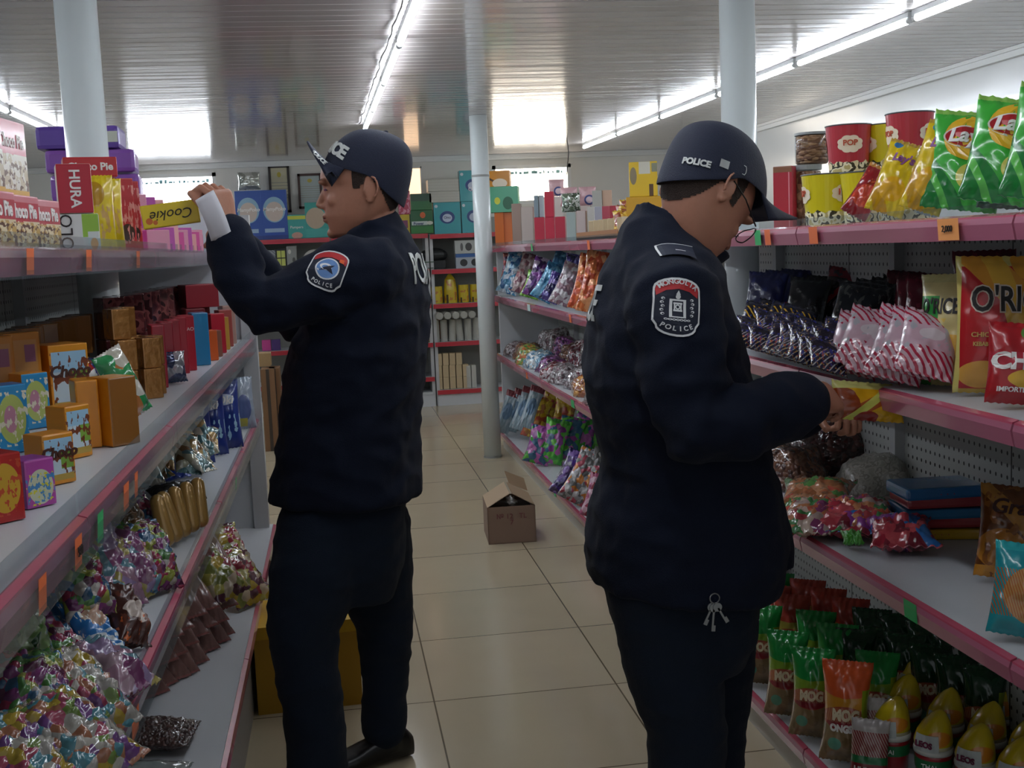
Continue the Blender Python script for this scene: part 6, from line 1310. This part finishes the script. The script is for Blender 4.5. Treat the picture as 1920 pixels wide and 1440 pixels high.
BK(803,860,334,356,zt+.415,'#b0b0a8',wr_,'white tissue roll pack, upper of the two',d=.2); BK(805,862,357,377,zt+.30,'#b0b0a8',wr_,'white tissue roll pack, lower of the two',d=.2)
# second level 1.28
zs=1.287
o=BK(520,538,462,510,zs,'#151618',art('lamp_box','#101214',[('r',.1,.47,.35,.62,'#c0c860'),('r',.53,.9,.35,.62,'#c0c860'),('r',.1,.47,.66,.92,'#c0c860'),('r',.53,.9,.66,.92,'#c0c860')],bump=0),'black boxed lamp with four yellow green squares',d=.12); 
BK(540,558,460,512,zs,'#6f7270',art('tool_card','#8a8d8a',[('d',.3,.8,.15,.08,'#c9c8c0'),('d',.7,.5,.15,.1,'#4a4a48'),('w',9,0,.2,.0,.3,'#3c3c3a')],bump=0),'grey tool card pack beside the boxed lamp')
BK(478,518,466,512,zs,'#5a6066',art('wire_pack','#6a7076',[('w',9,.8,.3,0,1,'#9aa0a4')],bump=0),'grey blister pack left of the boxed lamp')
pl=atY(590,490,10.98); o=tag(put('white_plate',MB().cyl((0,-.008,0),(0,.008,0),.11,n=40).cyl((0,-.010,0),(0,-.006,0),.07,n=40).mesh('white_plate',[mat('plate','#c4c2bc',rough=.3)])),'round white plate standing on the far wall shelf behind the collar','plate'); at(o,pl.x,pl.y,zs+.11,0,-.12)
o=BK(853,905,447,472,zs+.135,'#a8aca8',art('shaver_box','#b0b4b0',[('d',.5,.5,.12,.3,'#3c3c3c'),('d',.25,.5,.05,.3,'#5c5c5c')],bump=0),'white boxed appliance on the blue topped box'); BK(855,905,473,500,zs,'#a8b0b8',art('goggle_box','#a4acb4',[('r',0,1,.75,1,'#2c5c9c'),('d',.3,.38,.14,.25,'#24282c'),('d',.72,.38,.14,.25,'#24282c')],bump=0),'blue topped box with two black shapes beside the column')
blk=mat('black_thing','#1a1c1e',rough=.5)
o=put('kitchen_scale',MB().box((-.10,-.08,0),(.08,.08,.07)).ell((-.02,0,.12),(.13,.09,.07)).mesh('kitchen_scale',[blk])); tag(o,'black lumpy appliance on the second far wall shelf','appliance'); p=atY(820,500,YF); at(o,p.x,p.y+.1,zs)
o=put('wire_basket',MB().tube([(-.12,-.09,.06),(.12,-.09,.06),(.12,.09,.06),(-.12,.09,.06),(-.12,-.09,.06)],.004,6).tube([(-.11,-.08,.005),(.11,-.08,.005),(.11,.08,.005),(-.11,.08,.005),(-.11,-.08,.005)],.004,6).mesh('wire_basket',[mat('basket_green','#3c5a44',rough=.4)])); tag(o,'small green wire basket before the black appliance','basket'); p=atY(800,505,YF); at(o,p.x-.05,p.y+.06,zs)
# third level: yellow canisters
zc=.957
can=mat('canister_yellow','#bfa81c',rough=.3,coat=.4)
def canister(px0,px1,pt,pb,lb,taper=False,lid=None):
    w_=W(px1-px0,YF); h_=W(pb-pt,YF); e=tag(empty('canister'),lb,'canister'); r=w_/2
    prof=[(r,0),(r,h_*.97)] if not taper else [(r,0),(r,h_*.45),(r*.8,h_*.8),(r*.3,h_*.97)]
    MB().loft([[Vector((rr*math.cos(2*PI*j/24),rr*math.sin(2*PI*j/24),z)) for j in range(24)] for rr,z in prof]).build('can_body',art('can_art','#c2aa1e',[('n',4,.58,.1,.8,'#b0702c'),('r',.15,.3,0,.3,'#3c2a14')],bump=0),e,smooth=False)
    MB().cyl((0,0,h_*.96),(0,0,h_),r*(1.02 if not taper else .22),n=24).build('lid',can,e); p=atY((px0+px1)/2,pb,YF+.05); at(e,p.x,p.y+.02,zc); return e
canister(803,831,531,563,'short yellow canister, left one on the third far wall shelf'); canister(833,858,507,562,'tall tapering yellow bottle on the third far wall shelf',True); canister(860,880,529,562,'short yellow canister right of the tall yellow bottle'); canister(882,902,529,562,'yellow canister half hidden by the column')
# fourth level: white rolled packs, orange
zf=.602
rollw=mat('roll_white','#a8a8a0',rough=.4,bump=.2,bscale=40); r0_=None
for i in range(6):
    p=atY(818+i*15,636,YF+.04); lb='white rolled pack standing in the row on the fourth far wall shelf'
    if r0_ is None: r0_=put('rolled_pack',MB().cyl((0,0,0),(0,0,.20),.034,n=18).cyl((0,0,.20),(0,0,.205),.025,n=18).mesh('rolled_pack',[rollw],False)); tag(r0_,lb,'roll','white rolled packs'); at(r0_,p.x,p.y,zf)
    else: dup(r0_,(p.x,p.y,zf),(0,.06*(i%3-1),0),lb)
    if i<5: q=dup(r0_,(p.x+.01,p.y+.05,zf+.245),(PI/2,0,.1),'white rolled pack lying across the standing ones',group='white lying rolled packs')
lie(patt('orange_bag',['#d0702c','#b85c24','#d88c4c'],24,kind='noise',rough=.2,bump=.4),803,605,zf+.14,32,48,'orange snack bag left of the white rolled packs',0,-.2,0,t=.08).location.y=YF+.1
lie(patt('tan_bag',['#b08c5c','#8a6a40','#c0a070'],24,kind='noise',rough=.2,bump=.4),805,632,zf+.03,36,40,'tan bag lying flat below the orange one',0,-1.2,0,t=.04).location.y=YF+.02
# bottom level: cream cartons
zb=.152
crm=mat('cream_carton','#b09c78',rough=.5); c0_=None
for (n_,x0,z_,nm) in [(4,820,2,'top'),(5,819,1,'middle'),(5,819,0,'lower')]:
    for i in range(n_):
        p=atY(x0+6+i*12.5,730,YF); lb='cream carton in the %s row at the bottom of the far wall shelf'%nm
        if c0_ is None: c0_=carton('cream_carton',.055,.10,.112,crm,mat('cream_carton_f','#bca884',rough=.5),label=lb,group='cream cartons, top row',cat='box'); at(c0_,p.x,p.y+.05,zb+z_*.1125)
        else: dup(c0_,(p.x,p.y+.05,zb+z_*.1125),0,lb,'cream cartons, %s row'%nm)
for i in range(2): dup(c0_,(atY(880+i*10,730,YF).x,YF+.05,zb),0,'white carton beside the cream ones, %s'%['left','right'][i],'white cartons',scale=(.8,1,1.9))
for o in [q for q in D.objects if q.get('group')=='white cartons']: o.data=o.data.copy(); o.data.materials[0]=o.data.materials[1]=mat('white_carton','#b8b8b0',rough=.5)
BK(778,797,690,735,.285,'#a8a294','#b4aea0','pale tall carton on the lower board of the left far unit',d=.1)
for i,(c1,lb) in enumerate([('#c03c8c','magenta pack on the fourth far wall shelf beside the end post'),('#4a2c74','violet pack right of the magenta one on the far wall shelf')]): BK(492+i*18,508+i*18,635,655,.602,c1,c1,lb,d=.1)
# certificates and things on the back wall
def frame_pic(px0,px1,pt,pb,col,paper,lb,tilt=.05):
    a=atY(px0,pt,YB-.02); b_=atY(px1,pb,YB-.02); w_=b_.x-a.x; h_=a.z-b_.z; e=tag(empty('certificate_frame',((a.x+b_.x)/2,YB-.012,b_.z)),lb,'picture frame'); e.rotation_euler=(0,0,0)
    MB().box((-w_/2,-.012,0),(-w_/2+.022,.01,h_)).box((w_/2-.022,-.012,0),(w_/2,.01,h_)).box((-w_/2,-.012,0),(w_/2,.01,.022)).box((-w_/2,-.012,h_-.022),(w_/2,.01,h_)).build('frame',mat('frame_'+col[1:],col,rough=.35),e)
    pp=MB().box((-w_/2+.02,-.002,.02),(w_/2-.02,.004,h_-.02)).build('certificate',art('cert'+lb[:6],paper,[('d',.5,.84,.12,.06,'#b8a83c'),('w',14,0,.25,.25,.7,'#9a9a8c')],bump=0,rough=.15,coat=1),e)
frame_pic(502,547,311,398,'#241812','#c4be9c','dark framed certificate hanging left on the far wall'); frame_pic(557,606,326,390,'#3c2018','#a8b4b0','brown framed certificate partly hidden by the officer\'s face')
fs=patt('silver_bag_w',['#a8aca4','#c4c8c0','#8a8e86'],8,kind='noise',rough=.15,bump=.8,metal=.4); p=atY(468,356,YF+.1); o=Bag(.20,.16,.06,seed=121,wr=.02); o=put('foil_bag',o.mesh('foil_bag',[fs])); tag(o,'silver foil bag on top of the blue nappy packs','bag'); at(o,p.x,p.y,zt+.455,0)
# ---- FLOOR THINGS ---------------------------------------------------------------
yel=mat('yellow_card','#d0a51c',rough=.5); brn=mat('kraft_card','#9a7a4a',rough=.7,bump=.1,bscale=60)
yb_=tag(empty('cardboard_box',(-.155,3.83,0),math.radians(2)),'large yellow cardboard box on the floor behind the legs','box')
MB().box((-.165,-.15,0),(.165,.15,.28),0).build('box_body',mat('yellow_card_dull','#b98d1e',rough=.55),yb_)
MB().box((-.166,-.152,.245),(.166,.152,.285)).build('lid',yel,yb_)
MB().box((.02,-.1535,.11),(.04,-.153,.115)).build('mark',redp,yb_)
b=MB().box((-.14,-.12,0),(.14,.12,.40)); e=tag(empty('cardboard_box',(-.13,4.42,0),.05),'brown kraft cardboard box standing behind the yellow box','box'); b.build('box_body',brn,e); MB().box((-.02,-.1215,.0),(.02,-.1205,.40)).build('tape',mat('kraft_tape','#7a5a34',rough=.3),e)
# open carton in the aisle
ob=tag(empty('cardboard_box',(.805,5.74,0),math.radians(-3)),'open brown cardboard box in the middle of the aisle floor','box'); kc=mat('aisle_card','#8c7464',rough=.75,bump=.08,bscale=50); ki=mat('aisle_card_top','#b39a7c',rough=.7,bump=.08,bscale=50)
w2,d2,h2=.118,.15,.185; b=MB()
for lo,hi in [((-w2,-d2,0),(w2,-d2+.004,h2)),((-w2,d2-.004,0),(w2,d2,h2)),((-w2,-d2,0),(-w2+.004,d2,h2)),((w2-.004,-d2,0),(w2,d2,h2)),((-w2,-d2,0),(w2,d2,.004))]: b.box(lo,hi)
b.build('box_body',kc,ob)
for s in (-1,1):
    b=MB(); b.quad((s*w2,-d2,h2),(s*w2,d2,h2),(s*.006,d2,h2+.065),(s*.006,-d2,h2+.065)); b.quad((s*w2,-d2,h2-.003),(s*w2,d2,h2-.003),(s*.006,d2,h2+.062),(s*.006,-d2,h2+.062)); b.build('flap',ki,ob)
b=MB(); b.quad((.02,d2,h2+.055),(.115,d2,h2+.01),(.10,d2+.01,h2+.075),(.0,d2+.01,h2+.12)); o=b.build('flap',ki,ob); o.modifiers.new('t','SOLIDIFY').thickness=.004
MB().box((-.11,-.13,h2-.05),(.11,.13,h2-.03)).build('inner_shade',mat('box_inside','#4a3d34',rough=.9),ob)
lettering('№ 12   TL',ob,(0,-d2-.001,.135),.035,mat('faint_red_ink','#7a4248',rough=.8)); lettering('7',ob,(0,-d2-.001,.105),.035,mat('faint_red_ink','#7a4248'))
heap('plastic_scrap',.805,5.66,h2+.002,.028,.03,.03,mat('scrap_plastic','#b9b7b4',rough=.15,bump=.9,bscale=80),'crumpled clear plastic scrap in the opening of the aisle box','plastic')
# tall kraft cartons beyond the left unit
for i,(px,w_,lb) in enumerate([(511,.10,'tall brown carton with dark tape standing beyond the left unit, left one'),(523,.08,'tall brown carton beyond the left unit, right one of two')]):
    p=atZ(px,846-i*3,0); o=tag(empty('cardboard_box',(p.x,p.y+.1,0)),lb,'box'); MB().box((-w_/2,-.1,0),(w_/2,.1,.62)).build('box_body',mat('far_kraft','#7c5a3c',rough=.7),o); MB().box((-.012,-.102,0),(.012,-.1005,.62)).build('tape',mat('dark_tape','#3d3228',rough=.5),o)
o=tag(empty('cardboard_box',(atZ(500,846,0).x,9.2,.622)),'small pale brown carton on top of the tall brown ones','box'); MB().box((-.06,-.08,0),(.06,.08,.10)).build('box_body',mat('pale_kraft','#a98a60',rough=.7),o)

# ================= let everything rest on its board ================================
bpy.context.view_layer.update()
LVL={-1:[.3205,.7855,1.1155,1.4755],1:[.1225,.6905,1.1125,1.4655]}
bags=('sweets_bag','snack_bag','crisp_bag','packaged_roll','snack_packet','wipes_pack','puff_bag','seed_bag','noodle_packet','rice_snack_bag','wafer_roll','tea_pack')
for o in list(COL.objects):
    if o.parent or o.type!='MESH' or not o.name.startswith(bags) or 'held in' in o.get('label','') or abs(o.location.y)>8.6: continue
    M_=o.matrix_world; zs_=[(M_@v.co).z for v in o.data.vertices]; lo=min(zs_); mid=(lo+max(zs_))/2
    lv=[l for l in LVL[-1 if o.location.x<0 else 1] if l<mid+.01]
    if not lv: continue
    l=max(lv)
    if lo<l: o.location.z+=l-lo+.0008
def settle(prefix,maxgap=.35):
    """lower boxes that hang a little above what carries them"""
    bpy.context.view_layer.update(); dg=bpy.context.evaluated_depsgraph_get()
    for o in sorted([q for q in COL.objects if not q.parent and q.type=='MESH' and q.name.startswith(prefix)],key=lambda q:q.location.z):
        if o.location.x<-.3 and o.location.y<6: continue
        best=None; c=o.matrix_world.translation
        bb=[o.matrix_world@Vector(q) for q in o.bound_box]; zb_=min(q.z for q in bb); cx=sum(q.x for q in bb)/8; cy=sum(q.y for q in bb)/8
        hx_=(max(q.x for q in bb)-min(q.x for q in bb))*.25; hy_=(max(q.y for q in bb)-min(q.y for q in bb))*.25
        for dx,dy in ((0,0),(hx_,0),(-hx_,0),(0,hy_),(0,-hy_)):
            st=Vector((cx+dx,cy+dy,zb_+.0008))
            for _k in range(3):
                hit,loc,_,_,ho,_=SC.ray_cast(dg,st,Vector((0,0,-1)))
                if not hit or ho.name!=o.name: break
                st=loc-Vector((0,0,.00005))
            if hit:
                g=zb_-loc.z
                best=g if best is None else min(best,g)
        if best is not None and .004<best<maxgap:
            o.location.z-=best-.0008; bpy.context.view_layer.update(); dg=bpy.context.evaluated_depsgraph_get()
settle(('carton','tea_pack'),.12)
